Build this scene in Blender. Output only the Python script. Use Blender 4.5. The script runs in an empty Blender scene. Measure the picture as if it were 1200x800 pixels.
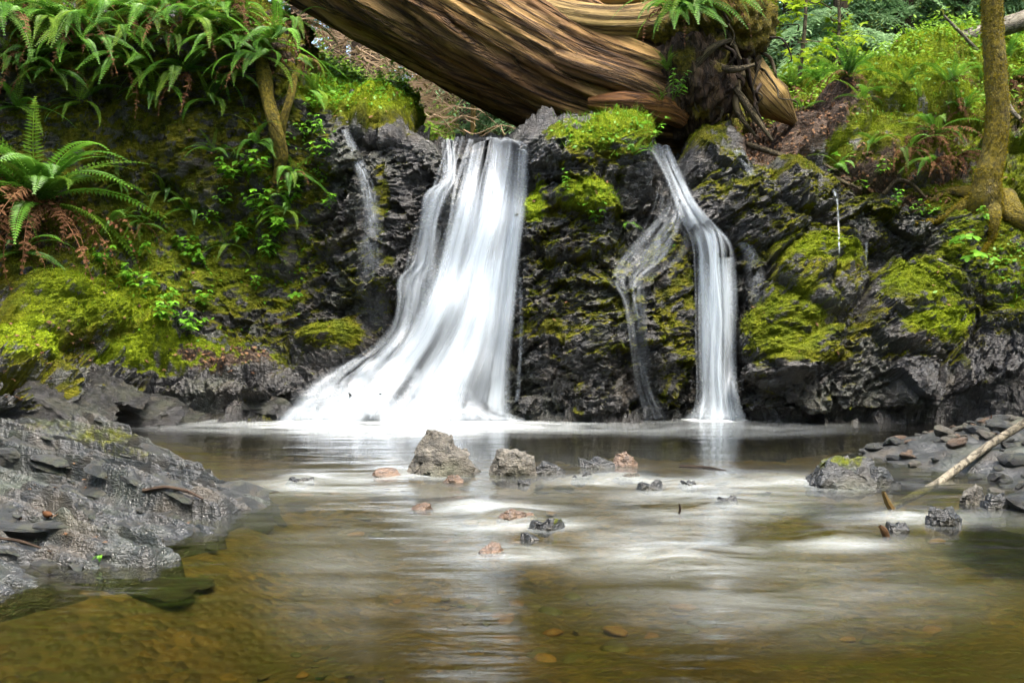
import bpy, math, random
import numpy as np
from mathutils import Vector, Matrix, Euler
from mathutils.bvhtree import BVHTree
R = math.radians
random.seed(7); rng = np.random.default_rng(7)
sc = bpy.context.scene
COL = sc.collection

# ---------------------------------------------------------------- camera, sky, sun, exposure
H0, FPX, HOR = 1.0, 1167.0, 363.0            # eye height (m), focal length and horizon row in photo pixels
cam = bpy.data.cameras.new('camera'); camo = bpy.data.objects.new('camera', cam); COL.objects.link(camo)
cam.sensor_width = 36; cam.lens = 36*FPX/1200; cam.shift_y = -(400-HOR)/1200
camo.location = (0, 0, H0); camo.rotation_euler = (R(90), 0, 0)
cam.clip_start = .05; cam.clip_end = 500
sc.camera = camo
SUN_EL, SUN_AZ = R(70), R(150)               # azimuth from +Y towards +X: high veiled sun behind the camera, to the right
w = bpy.data.worlds.new('World'); sc.world = w; w.use_nodes = True
nt = w.node_tree; nt.nodes.clear()
sky = nt.nodes.new('ShaderNodeTexSky'); sky.sky_type = 'NISHITA'; sky.sun_disc = False
sky.sun_elevation = SUN_EL; sky.sun_rotation = SUN_AZ; sky.dust_density = 4.0; sky.ozone_density = 1.0; sky.air_density = 1.0
bg = nt.nodes.new('ShaderNodeBackground'); bg.inputs[1].default_value = .15
ow = nt.nodes.new('ShaderNodeOutputWorld')
nt.links.new(sky.outputs[0], bg.inputs[0]); nt.links.new(bg.outputs[0], ow.inputs[0])
sl = bpy.data.lights.new('sun', 'SUN'); sl.energy = 1.5; sl.angle = R(35); sl.color = (1, .95, .86)
so = bpy.data.objects.new('sun', sl); COL.objects.link(so)
sd = Vector((math.sin(SUN_AZ)*math.cos(SUN_EL), math.cos(SUN_AZ)*math.cos(SUN_EL), math.sin(SUN_EL)))
so.rotation_euler = sd.to_track_quat('Z', 'Y').to_euler(); so.location = sd*40
sc.view_settings.view_transform = 'Standard'; sc.view_settings.look = 'None'
sc.view_settings.exposure = 2.5; sc.view_settings.gamma = 1
sc.render.engine = 'CYCLES'
cy = sc.cycles; cy.max_bounces = 5; cy.diffuse_bounces = 2; cy.glossy_bounces = 2; cy.transmission_bounces = 2
cy.transparent_max_bounces = 18; cy.use_denoising = True; cy.caustics_reflective = False; cy.caustics_refractive = False
cy.sample_clamp_indirect = 6; cy.use_adaptive_sampling = True; cy.adaptive_threshold = .035

# ---------------------------------------------------------------- projection
def P(px, py, Y):
    px, py, Y = np.asarray(px, float), np.asarray(py, float), np.asarray(Y, float)
    return np.stack([(px-600)/FPX*Y, Y+0*px, H0-(py-HOR)/FPX*Y], -1)
def proj(V):
    Y = np.maximum(V[..., 1], .2)
    return 600+V[..., 0]/Y*FPX, HOR-(V[..., 2]-H0)/Y*FPX

# ---------------------------------------------------------------- noise
G12 = np.array([[1,1,0],[-1,1,0],[1,-1,0],[-1,-1,0],[1,0,1],[-1,0,1],[1,0,-1],[-1,0,-1],[0,1,1],[0,-1,1],[0,1,-1],[0,-1,-1],
                [1,1,0],[-1,1,0],[0,-1,1],[0,-1,-1]], float)
def hsh(i, j, k, s=0):
    h = (i.astype(np.uint32)*np.uint32(374761393) + j.astype(np.uint32)*np.uint32(668265263)
         + k.astype(np.uint32)*np.uint32(1274126177) + np.uint32((s*974711+12345) & 0xffffffff))
    h = (h ^ (h >> np.uint32(13)))*np.uint32(1274126177)
    h = (h ^ (h >> np.uint32(16)))*np.uint32(2246822519)
    return h ^ (h >> np.uint32(13))
def perlin(p, s=0):
    p = np.asarray(p, float); sh = p.shape[:-1]; p = p.reshape(-1, 3)
    i = np.floor(p).astype(np.int64); f = p-i
    u = f*f*f*(f*(f*6-15)+10)
    out = np.zeros(len(p))
    for dx in (0, 1):
        for dy in (0, 1):
            for dz in (0, 1):
                g = G12[hsh(i[:, 0]+dx, i[:, 1]+dy, i[:, 2]+dz, s) & np.uint32(15)]
                d = g[:, 0]*(f[:, 0]-dx)+g[:, 1]*(f[:, 1]-dy)+g[:, 2]*(f[:, 2]-dz)
                wx = u[:, 0] if dx else 1-u[:, 0]; wy = u[:, 1] if dy else 1-u[:, 1]; wz = u[:, 2] if dz else 1-u[:, 2]
                out += d*wx*wy*wz
    return out.reshape(sh)
def fbm(p, o=4, s=0, gain=.5):
    p = np.asarray(p, float); r = 0; a = 1; t = 0
    for k in range(o):
        r = r+a*perlin(p*2**k+17.3*k, s+k); t += a; a *= gain
    return r/t
def ridged(p, o=3, s=0):
    p = np.asarray(p, float); r = 0; a = 1; t = 0
    for k in range(o):
        r = r+a*(1-2*np.abs(perlin(p*2**k+9.1*k, s+k))); t += a; a *= .5
    return r/t
def facet(p, s=0, tilt=1.0):
    """angular fractured blocks: every cell a randomly tilted plane"""
    p = np.asarray(p, float); sh = p.shape[:-1]; p = p.reshape(-1, 3)
    i = np.floor(p).astype(np.int64)
    best = np.full(len(p), 9e9); val = np.zeros(len(p))
    U = np.float64(1/4294967295.)
    for dx in (-1, 0, 1):
        for dy in (-1, 0, 1):
            for dz in (-1, 0, 1):
                c = [i[:, 0]+dx, i[:, 1]+dy, i[:, 2]+dz]
                d = np.stack([p[:, m]-(c[m]+.1+.8*hsh(*c, s+m+1)*U) for m in range(3)], -1)
                dd = (d*d).sum(-1)
                b = dd < best
                if b.any():
                    cb = [q[b] for q in c]
                    n = np.stack([hsh(*cb, s+m+11)*U*2-1 for m in range(3)], -1)
                    val[b] = (n*d[b]).sum(-1)*tilt+(hsh(*cb, s+21)*U-.5)*.6
                    best[b] = dd[b]
    return val.reshape(sh)
def sstep(a, b, x):
    t = np.clip((x-a)/(b-a), 0, 1); return t*t*(3-2*t)

# ---------------------------------------------------------------- mesh helpers
def mesh(name, V, F, mat=None, smooth=True, attrs=None, uv=None):
    V = np.asarray(V, float).reshape(-1, 3); F = np.asarray(F, np.int64)
    k = F.shape[1]
    me = bpy.data.meshes.new(name)
    me.vertices.add(len(V)); me.vertices.foreach_set('co', V.ravel().astype(np.float32))
    me.loops.add(F.size); me.loops.foreach_set('vertex_index', F.ravel().astype(np.int32))
    me.polygons.add(len(F)); me.polygons.foreach_set('loop_start', np.arange(0, F.size, k, dtype=np.int32))
    me.polygons.foreach_set('loop_total', np.full(len(F), k, np.int32))
    me.polygons.foreach_set('use_smooth', np.full(len(F), bool(smooth)))
    if uv is not None:
        l = me.uv_layers.new(name='UVMap'); l.data.foreach_set('uv', np.asarray(uv, np.float32)[F.ravel()].ravel())
    for an, av in (attrs or {}).items():
        a = me.attributes.new(an, 'FLOAT', 'POINT'); a.data.foreach_set('value', np.asarray(av, np.float32).ravel())
    me.update(calc_edges=True); me.validate()
    if mat: me.materials.append(mat)
    return me
def link(name, me, parent=None, loc=None, rot=None, scl=None):
    o = bpy.data.objects.new(name, me); COL.objects.link(o)
    if parent is not None: o.parent = parent
    if loc is not None: o.location = loc
    if rot is not None: o.rotation_euler = rot
    if scl is not None: o.scale = (scl,)*3 if np.isscalar(scl) else scl
    return o
def tag(o, label=None, cat=None, group=None, kind=None):
    if label: o['label'] = label
    if cat: o['category'] = cat
    if group: o['group'] = group
    if kind: o['kind'] = kind
    return o
def empty(name, loc, rot=(0, 0, 0), scl=1.0):
    return link(name, None, None, loc, rot, scl)
def grid_faces(nu, nv, wrap=False):
    """vertex index = j*nu+i"""
    i = np.arange(nu if wrap else nu-1); j = np.arange(nv-1)
    I, J = np.meshgrid(i, j); I = I.ravel(); J = J.ravel(); I2 = (I+1) % nu
    return np.stack([J*nu+I, J*nu+I2, (J+1)*nu+I2, (J+1)*nu+I], -1)
def normals_grid(Pt):
    du = np.gradient(Pt, axis=1); dv = np.gradient(Pt, axis=0)
    n = np.cross(du, dv); return n/np.maximum(np.linalg.norm(n, axis=-1, keepdims=True), 1e-9)
def crom(x, xp, fp):
    """smooth (monotone-ish) interpolation of rows fp at xp; fp may be n-d"""
    xp = np.asarray(xp, float); fp = np.asarray(fp, float); x = np.clip(np.asarray(x, float), xp[0], xp[-1])
    m = np.zeros_like(fp)
    sh = (-1,)+(1,)*(fp.ndim-1)
    d = (fp[1:]-fp[:-1])/(xp[1:]-xp[:-1]).reshape(sh)
    m[1:-1] = (d[1:]+d[:-1])*.5; m[0] = d[0]; m[-1] = d[-1]
    m[1:-1] = np.where(d[1:]*d[:-1] <= 0, m[1:-1]*.35, m[1:-1])
    k = np.clip(np.searchsorted(xp, x, side='right')-1, 0, len(xp)-2)
    h = (xp[k+1]-xp[k]); t = (x-xp[k])/h
    t_ = t.reshape(sh); h_ = h.reshape(sh)
    return ((2*t_**3-3*t_**2+1)*fp[k]+(t_**3-2*t_**2+t_)*h_*m[k]+(-2*t_**3+3*t_**2)*fp[k+1]+(t_**3-t_**2)*h_*m[k+1])
def tube_arrays(pts, rad, nseg=10, nper=8, disp=None, cap=True):
    """tube along a smooth path; disp(theta, s, P) -> radius factor"""
    pts = np.asarray(pts, float); rad = np.asarray(rad, float)
    n = (len(pts)-1)*nper+1; s = np.linspace(0, len(pts)-1, n)
    C = crom(s, np.arange(len(pts)), pts); r = np.interp(s, np.arange(len(pts)), rad)
    T = np.gradient(C, axis=0); T /= np.maximum(np.linalg.norm(T, axis=1, keepdims=True), 1e-9)
    up = np.array([0, 0, 1.]) if np.abs(T[:, 2]).max() < .93 else (np.array([0, 1., 0]) if np.abs(T[:, 1]).max() < .93 else np.array([.8, .5, .33]))
    A = np.cross(T, up); A /= np.maximum(np.linalg.norm(A, axis=1, keepdims=True), 1e-9); B = np.cross(A, T)
    th = np.linspace(0, 2*np.pi, nseg, endpoint=False)
    L = np.concatenate([[0], np.cumsum(np.linalg.norm(np.diff(C, axis=0), axis=1))])
    rr = np.repeat(r[:, None], nseg, 1)
    if disp is not None:
        rr = rr*disp(np.repeat(th[None], n, 0), np.repeat(L[:, None], nseg, 1))
    V = C[:, None]+A[:, None]*(np.cos(th)[None, :, None]*rr[..., None])+B[:, None]*(np.sin(th)[None, :, None]*rr[..., None])
    V = V.reshape(-1, 3); F = grid_faces(nseg, n, True)
    return V, F
def join(parts):
    Vs, Fs, o = [], [], 0
    for V, F in parts:
        Vs.append(np.asarray(V).reshape(-1, 3)); Fs.append(np.asarray(F)+o); o += len(Vs[-1])
    return np.concatenate(Vs), np.concatenate(Fs)

# ---------------------------------------------------------------- materials
def new_mat(name):
    m = bpy.data.materials.new(name); m.use_nodes = True; m.node_tree.nodes.clear(); return m
class NT:
    def __init__(s, m): s.t = m.node_tree
    def n(s, typ, ins=None, **props):
        nd = s.t.nodes.new('ShaderNode'+typ)
        for k, v in props.items(): setattr(nd, k, v)
        for k, v in (ins or {}).items(): s.set(nd, k, v)
        return nd
    def set(s, nd, k, v):
        i = nd.inputs[k]
        if isinstance(v, bpy.types.NodeSocket): s.t.links.new(v, i)
        elif isinstance(v, bpy.types.Node): s.t.links.new(v.outputs[0], i)
        else:
            if isinstance(v, (tuple, list)) and len(v) == 3 and i.type == 'RGBA': v = (*v, 1)
            i.default_value = v
    def noise(s, vec, scale, detail=4, rough=.55, dist=0):
        return s.n('TexNoise', {'Vector': vec, 'Scale': scale, 'Detail': detail, 'Roughness': rough, 'Distortion': dist}).outputs[0]
    def rng(s, v, a, b, c=0., d=1., clamp=True):
        return s.n('MapRange', {'Value': v, 'From Min': a, 'From Max': b, 'To Min': c, 'To Max': d}, clamp=clamp).outputs[0]
    def mix(s, f, a, b, mode='MIX'):
        nd = s.t.nodes.new('ShaderNodeMix'); nd.data_type = 'RGBA'; nd.blend_type = mode
        s.set(nd, 0, f); s.set(nd, 6, a); s.set(nd, 7, b); return nd.outputs[2]
    def math(s, op, a, b=None, c=None):
        nd = s.t.nodes.new('ShaderNodeMath'); nd.operation = op; s.set(nd, 0, a)
        if b is not None: s.set(nd, 1, b)
        if c is not None: s.set(nd, 2, c)
        return nd.outputs[0]
    def attr(s, name): return s.n('Attribute', attribute_name=name).outputs['Fac']
    def out(s, sh): s.t.links.new(sh.outputs[0] if isinstance(sh, bpy.types.Node) else sh, s.n('OutputMaterial').inputs[0])
def mapping(k, vec, scl, rot=(0, 0, 0)):
    return k.n('Mapping', {'Vector': vec, 'Scale': scl, 'Rotation': rot}).outputs[0]

def rock_ground(name, dark=(.0040, .0040, .0037), mid=(.024, .022, .0175), wet=.38, soil_c=((.035, .022, .013), (.10, .06, .035)), lich=.3, bump=1.0, coat=1.0):
    m = new_mat(name); k = NT(m)
    pos = k.n('NewGeometry').outputs['Position']
    tc = k.n('TexCoord').outputs['Object']
    n1 = k.noise(tc, 3.2, 3, .62); n2 = k.noise(tc, 22, 3, .65); n3 = k.noise(mapping(k, tc, (1, 1, 3.2), (.35, .25, .2)), 26, 3, .7, .4)
    base = k.mix(k.rng(n2, .36, .70), dark, mid)
    base = k.mix(k.rng(n1, .50, .72, 0, .75), base, (.055, .042, .024))
    base = k.mix(k.rng(k.noise(tc, 1.7, 2, .6), .52, .68, 0, lich), base, (.065, .080, .042))
    base = k.mix(k.rng(n3, .62, .74, 0, .45), base, tuple(c*2.2 for c in mid))
    so_f = k.attr('soil'); so_f = k.rng(k.math('ADD', so_f, k.rng(n2, 0, 1, -.35, .35, False)), .35, .6)
    scol = k.mix(k.rng(k.noise(tc, 60, 1, .7), .38, .66), soil_c[0], soil_c[1])
    base = k.mix(so_f, base, scol)
    ms = k.attr('moss'); tone = k.attr('tone')
    mf = k.rng(k.math('ADD', ms, k.rng(n2, 0, 1, -.38, .38, False)), .34, .58)
    mc = k.mix(k.rng(k.noise(tc, 7, 2, .6), .35, .66), (.030, .036, .004), (.135, .125, .006))
    mc = k.mix(k.rng(k.noise(tc, 120, 0, .6), .35, .7, 0, .55), mc, (.028, .032, .006))
    mc2 = k.mix(k.rng(k.noise(tc, 45, 1, .6), .3, .7), (.085, .13, .005), (.19, .245, .007))
    mc = k.mix(tone, mc, mc2)
    col = k.mix(mf, base, mc)
    rough = k.rng(n1, .3, .7, wet-.06, wet+.22)
    rough = k.math('MAXIMUM', rough, k.math('MULTIPLY', k.math('MAXIMUM', mf, so_f), .88))
    bh = k.math('ADD', k.math('MULTIPLY', n3, .9), k.math('MULTIPLY', k.noise(tc, 85, 1, .7), .45))
    vor = k.n('TexVoronoi', {'Vector': mapping(k, tc, (.5, .5, 2.6), (.3, .35, 0)), 'Scale': 13.0}, feature='F1').outputs[0]
    bh = k.math('ADD', bh, k.math('MULTIPLY', vor, .35))
    b = k.n('Bump', {'Strength': bump, 'Distance': .035, 'Height': bh})
    bs = k.n('BsdfPrincipled', {'Base Color': col, 'Roughness': rough, 'Normal': b, 'Specular IOR Level': k.rng(mf, 0, 1, .5, .12),
        'Coat Weight': k.math('MULTIPLY', k.math('SUBTRACT', 1.0, k.math('MAXIMUM', mf, so_f)), coat), 'Coat Roughness': .06, 'Coat Normal': b, 'Coat IOR': 1.45})
    k.out(bs); return m

def leaf_mat(name, c1, c2, trans=.35, rough=.45, spec=.4, scale=9., c3=None):
    m = new_mat(name); k = NT(m)
    oi = k.n('ObjectInfo').outputs['Random']
    tc = k.n('NewGeometry').outputs['Position']
    f = k.rng(k.math('ADD', k.noise(tc, scale, 3, .6), k.math('MULTIPLY', k.math('SUBTRACT', oi, .5), .35)), .28, .74)
    c = k.mix(f, c1, c2)
    if c3: c = k.mix(k.rng(k.noise(tc, 2.3, 3, .65), .48, .66, 0, .75), c, c3)
    bs = k.n('BsdfPrincipled', {'Base Color': c, 'Roughness': rough, 'Specular IOR Level': spec*.5})
    tr = k.n('BsdfTranslucent', {'Color': k.mix(.5, c, (.5, .6, .05), 'MULTIPLY') if False else c})
    k.out(k.n('MixShader', {0: trans, 1: bs, 2: tr})); return m

def wood_mat(name, c_dark, c_mid, c_hi, moss_amt=0., along=(14, 14, .8), bump=.6, rough=.75):
    """grain runs along the UV's second axis"""
    m = new_mat(name); k = NT(m)
    uv = k.n('UVMap', uv_map='UVMap').outputs[0]; tc = k.n('TexCoord').outputs['Object']
    g = k.noise(mapping(k, uv, (along[0], along[2], 1)), 1.0, 6, .72, .06)
    g2 = k.noise(mapping(k, uv, (along[0]*5, along[2]*3, 1)), 1.0, 4, .7)
    big = k.noise(mapping(k, uv, (3.2, .7, 1)), 1.0, 6, .68, .4)
    c = k.mix(k.rng(g, .38, .62), c_dark, c_mid)
    c = k.mix(k.rng(big, .46, .64, 0, .8), c, c_hi)
    c = k.mix(k.rng(g2, .45, .75, 0, .5), c, c_dark)
    g3 = k.noise(mapping(k, uv, (along[0]*1.3, along[2]*1.1, 1)), 1.0, 5, .6, .5)
    c = k.mix(k.rng(k.math('ABSOLUTE', k.math('SUBTRACT', g3, .5)), 0, .035, .9, 0), c, tuple(x*.5 for x in c_dark))
    ms = k.math('ADD', k.attr('moss'), moss_amt)
    mf = k.rng(k.math('ADD', ms, k.rng(k.noise(tc, 14, 4, .65), 0, 1, -.4, .4, False)), .38, .6)
    mc = k.mix(k.rng(k.noise(tc, 30, 4, .65), .35, .66), (.048, .042, .005), (.20, .15, .010))
    c = k.mix(mf, c, mc)
    bh = k.math('ADD', k.math('ADD', g, k.math('MULTIPLY', g2, .5)), k.rng(k.math('ABSOLUTE', k.math('SUBTRACT', g3, .5)), 0, .05, -.8, 0))
    bh = k.math('ADD', bh, k.math('MULTIPLY', mf, k.noise(tc, 90, 3, .7)))
    b = k.n('Bump', {'Strength': bump, 'Distance': .03, 'Height': bh})
    k.out(k.n('BsdfPrincipled', {'Base Color': c, 'Roughness': rough, 'Normal': b, 'Specular IOR Level': .25})); return m

M_rock = rock_ground('wet_mossy_rock')
M_slate = rock_ground('slate', dark=(.006, .0068, .0065), mid=(.030, .032, .029), wet=.45, lich=.4, bump=.6, coat=.45)
M_stone = rock_ground('stream_stone', dark=(.030, .027, .020), mid=(.15, .135, .105), wet=.6, lich=.5, bump=.7, coat=.15)
M_stone_b = rock_ground('brown_stone', dark=(.04, .025, .014), mid=(.17, .10, .055), wet=.45, lich=.1, bump=.6, coat=.4)
M_fern = leaf_mat('fern_green', (.038, .112, .009), (.15, .33, .035), .42, .36, .5, 6)
M_fern_y = leaf_mat('fern_yellow_green', (.065, .14, .012), (.20, .32, .035), .45, .42, .45, 6)
M_dead = leaf_mat('dead_fern', (.055, .022, .010), (.20, .10, .045), .2, .7, .2, 8)
M_leaf = leaf_mat('leafy_green', (.06, .18, .010), (.17, .38, .025), .4, .4, .45, 12)
M_maple = leaf_mat('maple_leaf', (.16, .27, .012), (.36, .46, .03), .5, .5, .3, 5)
M_con = leaf_mat('conifer_needles', (.11, .22, .085), (.33, .48, .24), .5, .5, .35, 1.6)
M_con2 = leaf_mat('conifer_needles_yellow', (.11, .19, .03), (.30, .40, .06), .5, .5, .3, 1.6)
M_moss = leaf_mat('moss_tufts', (.036, .058, .003), (.19, .225, .006), .3, .8, .15, 5, (.085, .066, .008))
M_moss_y = leaf_mat('bright_moss_tufts', (.085, .14, .005), (.28, .36, .009), .4, .8, .15, 7, (.12, .13, .008))
M_grass = leaf_mat('grass_blades', (.06, .15, .01), (.20, .34, .02), .4, .5, .3, 9)
M_litter = leaf_mat('dead_leaves', (.07, .03, .014), (.26, .15, .075), .2, .65, .25, 30)
M_log = wood_mat('old_log_wood', (.024, .0105, .0035), (.16, .080, .022), (.42, .255, .085), .02, (6.5, 6.5, .42), 1.0)
M_pale = wood_mat('pale_bare_wood', (.07, .040, .010), (.28, .185, .055), (.40, .29, .11), .12, (10, 10, .7), .8)
M_root = wood_mat('dark_roots', (.012, .007, .004), (.055, .032, .016), (.12, .075, .035), .08, (5, 5, 2), .8)
M_bark = wood_mat('mossy_bark', (.035, .026, .012), (.11, .085, .040), (.19, .16, .09), .24, (6, 6, 2.5), .9)
M_twig = wood_mat('grey_branch', (.06, .05, .033), (.24, .21, .15), (.38, .34, .26), .03, (8, 8, 6), .7)
M_brush = leaf_mat('dry_brush', (.16, .11, .068), (.46, .34, .22), .35, .8, .1, 3)
M_trunk = wood_mat('far_trunk', (.03, .018, .011), (.085, .055, .034), (.13, .09, .06), 0., (5, 5, 1), .6)

def water_mat():
    m = new_mat('pool_water'); k = NT(m)
    tc = k.n('NewGeometry').outputs['Position']
    st = k.noise(mapping(k, tc, (1.3, 3.4, 1)), 1.0, 5, .6, .9)
    fine = k.noise(mapping(k, tc, (3.0, 11, 1)), 1.0, 5, .7, 1.2)
    foam = k.math('MULTIPLY', k.attr('foam'), k.rng(k.attr('foam'), 0, .9, .48, 1.0))
    ff = k.math('MULTIPLY', foam, k.rng(k.math('ADD', k.math('MULTIPLY', st, .75), k.math('MULTIPLY', fine, .35)), .38, .70, .0, 1.8))
    ff = k.math('ADD', ff, k.rng(foam, .65, 1.0, 0, .55))
    ff = k.math('MINIMUM', ff, .97)
    bump = k.n('Bump', {'Strength': .22, 'Distance': .03, 'Height': k.noise(mapping(k, tc, (1.5, 5.0, 1)), 1.6, 3, .5)})
    fr = k.n('Fresnel', {'IOR': 1.33, 'Normal': bump})
    gl = k.n('BsdfGlossy', {'Color': (1, 1, 1), 'Roughness': .13, 'Normal': bump})
    depth = k.attr('deep')
    tint = k.mix(depth, (.64, .65, .42), (.38, .365, .18))
    tr = k.n('BsdfTransparent', {'Color': tint})
    body = k.n('MixShader', {0: k.math('MINIMUM', k.math('MULTIPLY', fr.outputs[0], 1.25), 1.0), 1: tr, 2: gl})
    df = k.n('BsdfDiffuse', {'Color': (.66, .71, .70)})
    k.out(k.n('MixShader', {0: ff, 1: body, 2: df})); return m
M_water = water_mat()

def fall_mat(name, su=26., sv=.7, con=.35):
    m = new_mat(name); k = NT(m)
    uv = k.n('UVMap', uv_map='UVMap').outputs[0]
    a = k.noise(mapping(k, uv, (su, sv, 1)), 1.0, 3, .5, .3)
    b = k.noise(mapping(k, uv, (su*.28, sv*1.1, 1)), 1.0, 2, .5, .5)
    n = k.math('ADD', k.math('MULTIPLY', a, .55), k.math('MULTIPLY', b, .55))
    d = k.attr('dens')
    al = k.math('MULTIPLY', d, k.rng(n, .38, .72, 1-con, 1+con))
    al = k.math('MINIMUM', al, .985)
    df = k.n('BsdfDiffuse', {'Color': (.80, .88, .94)}); tl = k.n('BsdfTranslucent', {'Color': (.80, .88, .94)})
    gl = k.n('BsdfGlossy', {'Color': (1, 1, 1), 'Roughness': .35})
    sh = k.n('MixShader', {0: .45, 1: df, 2: tl})
    sh = k.n('MixShader', {0: .05, 1: sh, 2: gl})
    k.out(k.n('MixShader', {0: al, 1: k.n('BsdfTransparent', {'Color': (1, 1, 1)}), 2: sh})); return m
M_fall = fall_mat('falling_water')
M_fall_thin = fall_mat('thin_falling_water', 60, 4., .9)

def bed_mat():
    m = new_mat('pool_bed'); k = NT(m)
    tc = k.n('NewGeometry').outputs['Position']
    v = k.n('TexVoronoi', {'Vector': tc, 'Scale': 24.0}); rc = v.outputs['Color']
    hue = k.n('SeparateColor', {0: rc}).outputs[0]
    c = k.mix(hue, (.035, .026, .008), (.19, .12, .036))
    c = k.mix(k.rng(k.noise(tc, 2.3, 4, .6), .4, .62), c, (.075, .058, .017))
    c = k.mix(k.rng(k.noise(tc, 60, 3, .7), .4, .7, 0, .35), c, (.035, .025, .014))
    k.out(k.n('BsdfPrincipled', {'Base Color': c, 'Roughness': .6, 'Normal': k.n('Bump', {'Strength': .5, 'Distance': .03, 'Height': k.rng(v.outputs[0], 0, .6, 1, 0)})}))
    return m
M_bed = bed_mat()

# ================================================================= TERRAIN: cliff, banks and hillside in one loft
# section: photo column, then (row, distance) of: foot, low, mid, up, lip, back1, back2, back3, back4
SEC = [
 (-420, [(478,5.6),(420,6.2),(330,7.0),(220,7.4),(100,7.6),(20,7.6),(-60,8.4),(-150,11),(-250,16),(-400,26)]),
 (-60,  [(482,7.0),(432,7.6),(345,8.4),(235,9.0),(125,9.3),(45,9.1),(-20,9.7),(-60,12),(-110,17),(-220,28)]),
 (60,   [(488,8.2),(440,8.6),(350,9.1),(240,9.55),(130,9.7),(50,9.55),(-10,10.1),(-50,12),(-90,17),(-190,28)]),
 (150,  [(493,8.95),(447,9.2),(365,9.7),(245,10.1),(130,10.12),(55,9.95),(0,10.4),(-40,12.2),(-80,17),(-170,28)]),
 (250,  [(494,9.1),(450,9.35),(385,9.9),(250,10.15),(140,10.15),(60,10.0),(5,10.4),(-20,12),(-50,17),(-130,28)]),
 (320,  [(494,9.2),(452,9.4),(400,9.9),(270,10.1),(160,10.1),(85,9.95),(35,10.3),(30,12),(40,17),(20,28)]),
 (385,  [(494,9.2),(460,9.4),(402,9.75),(300,9.9),(220,9.9),(150,9.9),(118,10.4),(85,12),(90,17),(70,28)]),
 (450,  [(494,9.2),(462,9.35),(395,9.7),(300,9.8),(225,9.85),(165,9.9),(150,10.4),(125,12),(118,17),(90,28)]),
 (510,  [(494,9.2),(460,9.32),(390,9.55),(300,9.75),(225,9.8),(168,9.9),(166,10.5),(185,12),(160,17),(110,28)]),
 (575,  [(494,9.2),(460,9.26),(380,9.4),(290,9.6),(215,9.72),(168,9.85),(168,10.5),(195,12),(165,17),(115,28)]),
 (620,  [(494,9.1),(460,9.15),(380,9.28),(290,9.4),(215,9.5),(158,9.6),(162,10.3),(190,12),(165,17),(115,28)]),
 (700,  [(494,9.0),(450,9.05),(370,9.2),(280,9.33),(205,9.42),(148,9.6),(155,10.3),(175,12),(150,17),(100,28)]),
 (770,  [(494,9.1),(450,9.15),(380,9.25),(280,9.38),(220,9.55),(176,9.8),(170,10.5),(170,12),(135,17),(80,28)]),
 (850,  [(494,9.2),(450,9.25),(380,9.35),(290,9.5),(235,9.65),(192,9.9),(168,10.6),(140,12),(105,17),(50,28)]),
 (930,  [(494,8.95),(450,9.0),(370,9.2),(295,9.6),(245,9.78),(205,10.),(165,10.7),(112,12.2),(85,17),(25,28)]),
 (1030, [(494,8.9),(450,9.0),(370,9.3),(310,9.7),(262,9.82),(222,9.98),(178,10.6),(100,12.2),(62,17),(0,28)]),
 (1120, [(492,8.9),(440,9.1),(385,9.4),(320,9.6),(275,9.75),(240,9.9),(195,10.4),(95,12.2),(40,17),(-25,28)]),
 (1210, [(490,8.7),(440,8.95),(390,9.2),(340,9.4),(295,9.6),(252,9.8),(205,10.2),(80,12),(25,17),(-50,28)]),
 (1480, [(482,7.5),(430,7.8),(380,8.2),(320,8.6),(260,9.0),(200,9.4),(150,10),(60,12),(0,17),(-90,28)])]
spx = np.array([s[0] for s in SEC], float)
net = np.array([P(np.full(len(s[1]), s[0]), [q[0] for q in s[1]], [q[1] for q in s[1]]) for s in SEC])   # sections x stations x 3
bed0 = net[:, :1].copy(); bed0[..., 1] -= .9; bed0[..., 2] = -.6
net = np.concatenate([bed0, net], 1)
ns = net.shape[1]
cols = np.concatenate([np.arange(-420, -30, 9.), np.arange(-30, 1232, 2.2), np.arange(1236, 1481, 9.)])
rows_per = [12, 36, 56, 60, 48, 44, 46, 46, 36, 20]
vv = np.concatenate([k+np.arange(n)/n for k, n in enumerate(rows_per)]+[[float(ns-1)]])
A1 = crom(cols, spx, net)                                   # cols x stations x 3
T0 = np.transpose(crom(vv, np.arange(ns), np.transpose(A1, (1, 0, 2))), (0, 1, 2))   # rows x cols x 3
NV, NU = T0.shape[:2]
TN = normals_grid(T0); TN = np.where((TN[..., 1:2] > 0), -TN, TN)
TPX, TPY = proj(T0)
def ell(px, py, cx, cy, rx, ry, ang=0):
    c, s = math.cos(R(ang)), math.sin(R(ang)); x = px-cx; y = py-cy
    return np.sqrt(((x*c+y*s)/rx)**2+((-x*s+y*c)/ry)**2)
VR = np.repeat(vv[:, None], NU, 1)
front = sstep(7.6, 6.4, VR)                                 # 1 on the face, 0 far back
wob = fbm(T0*np.array([1.7, 1.7, 1.7]), 3, 5)
disp = np.zeros((NV, NU))
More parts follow.
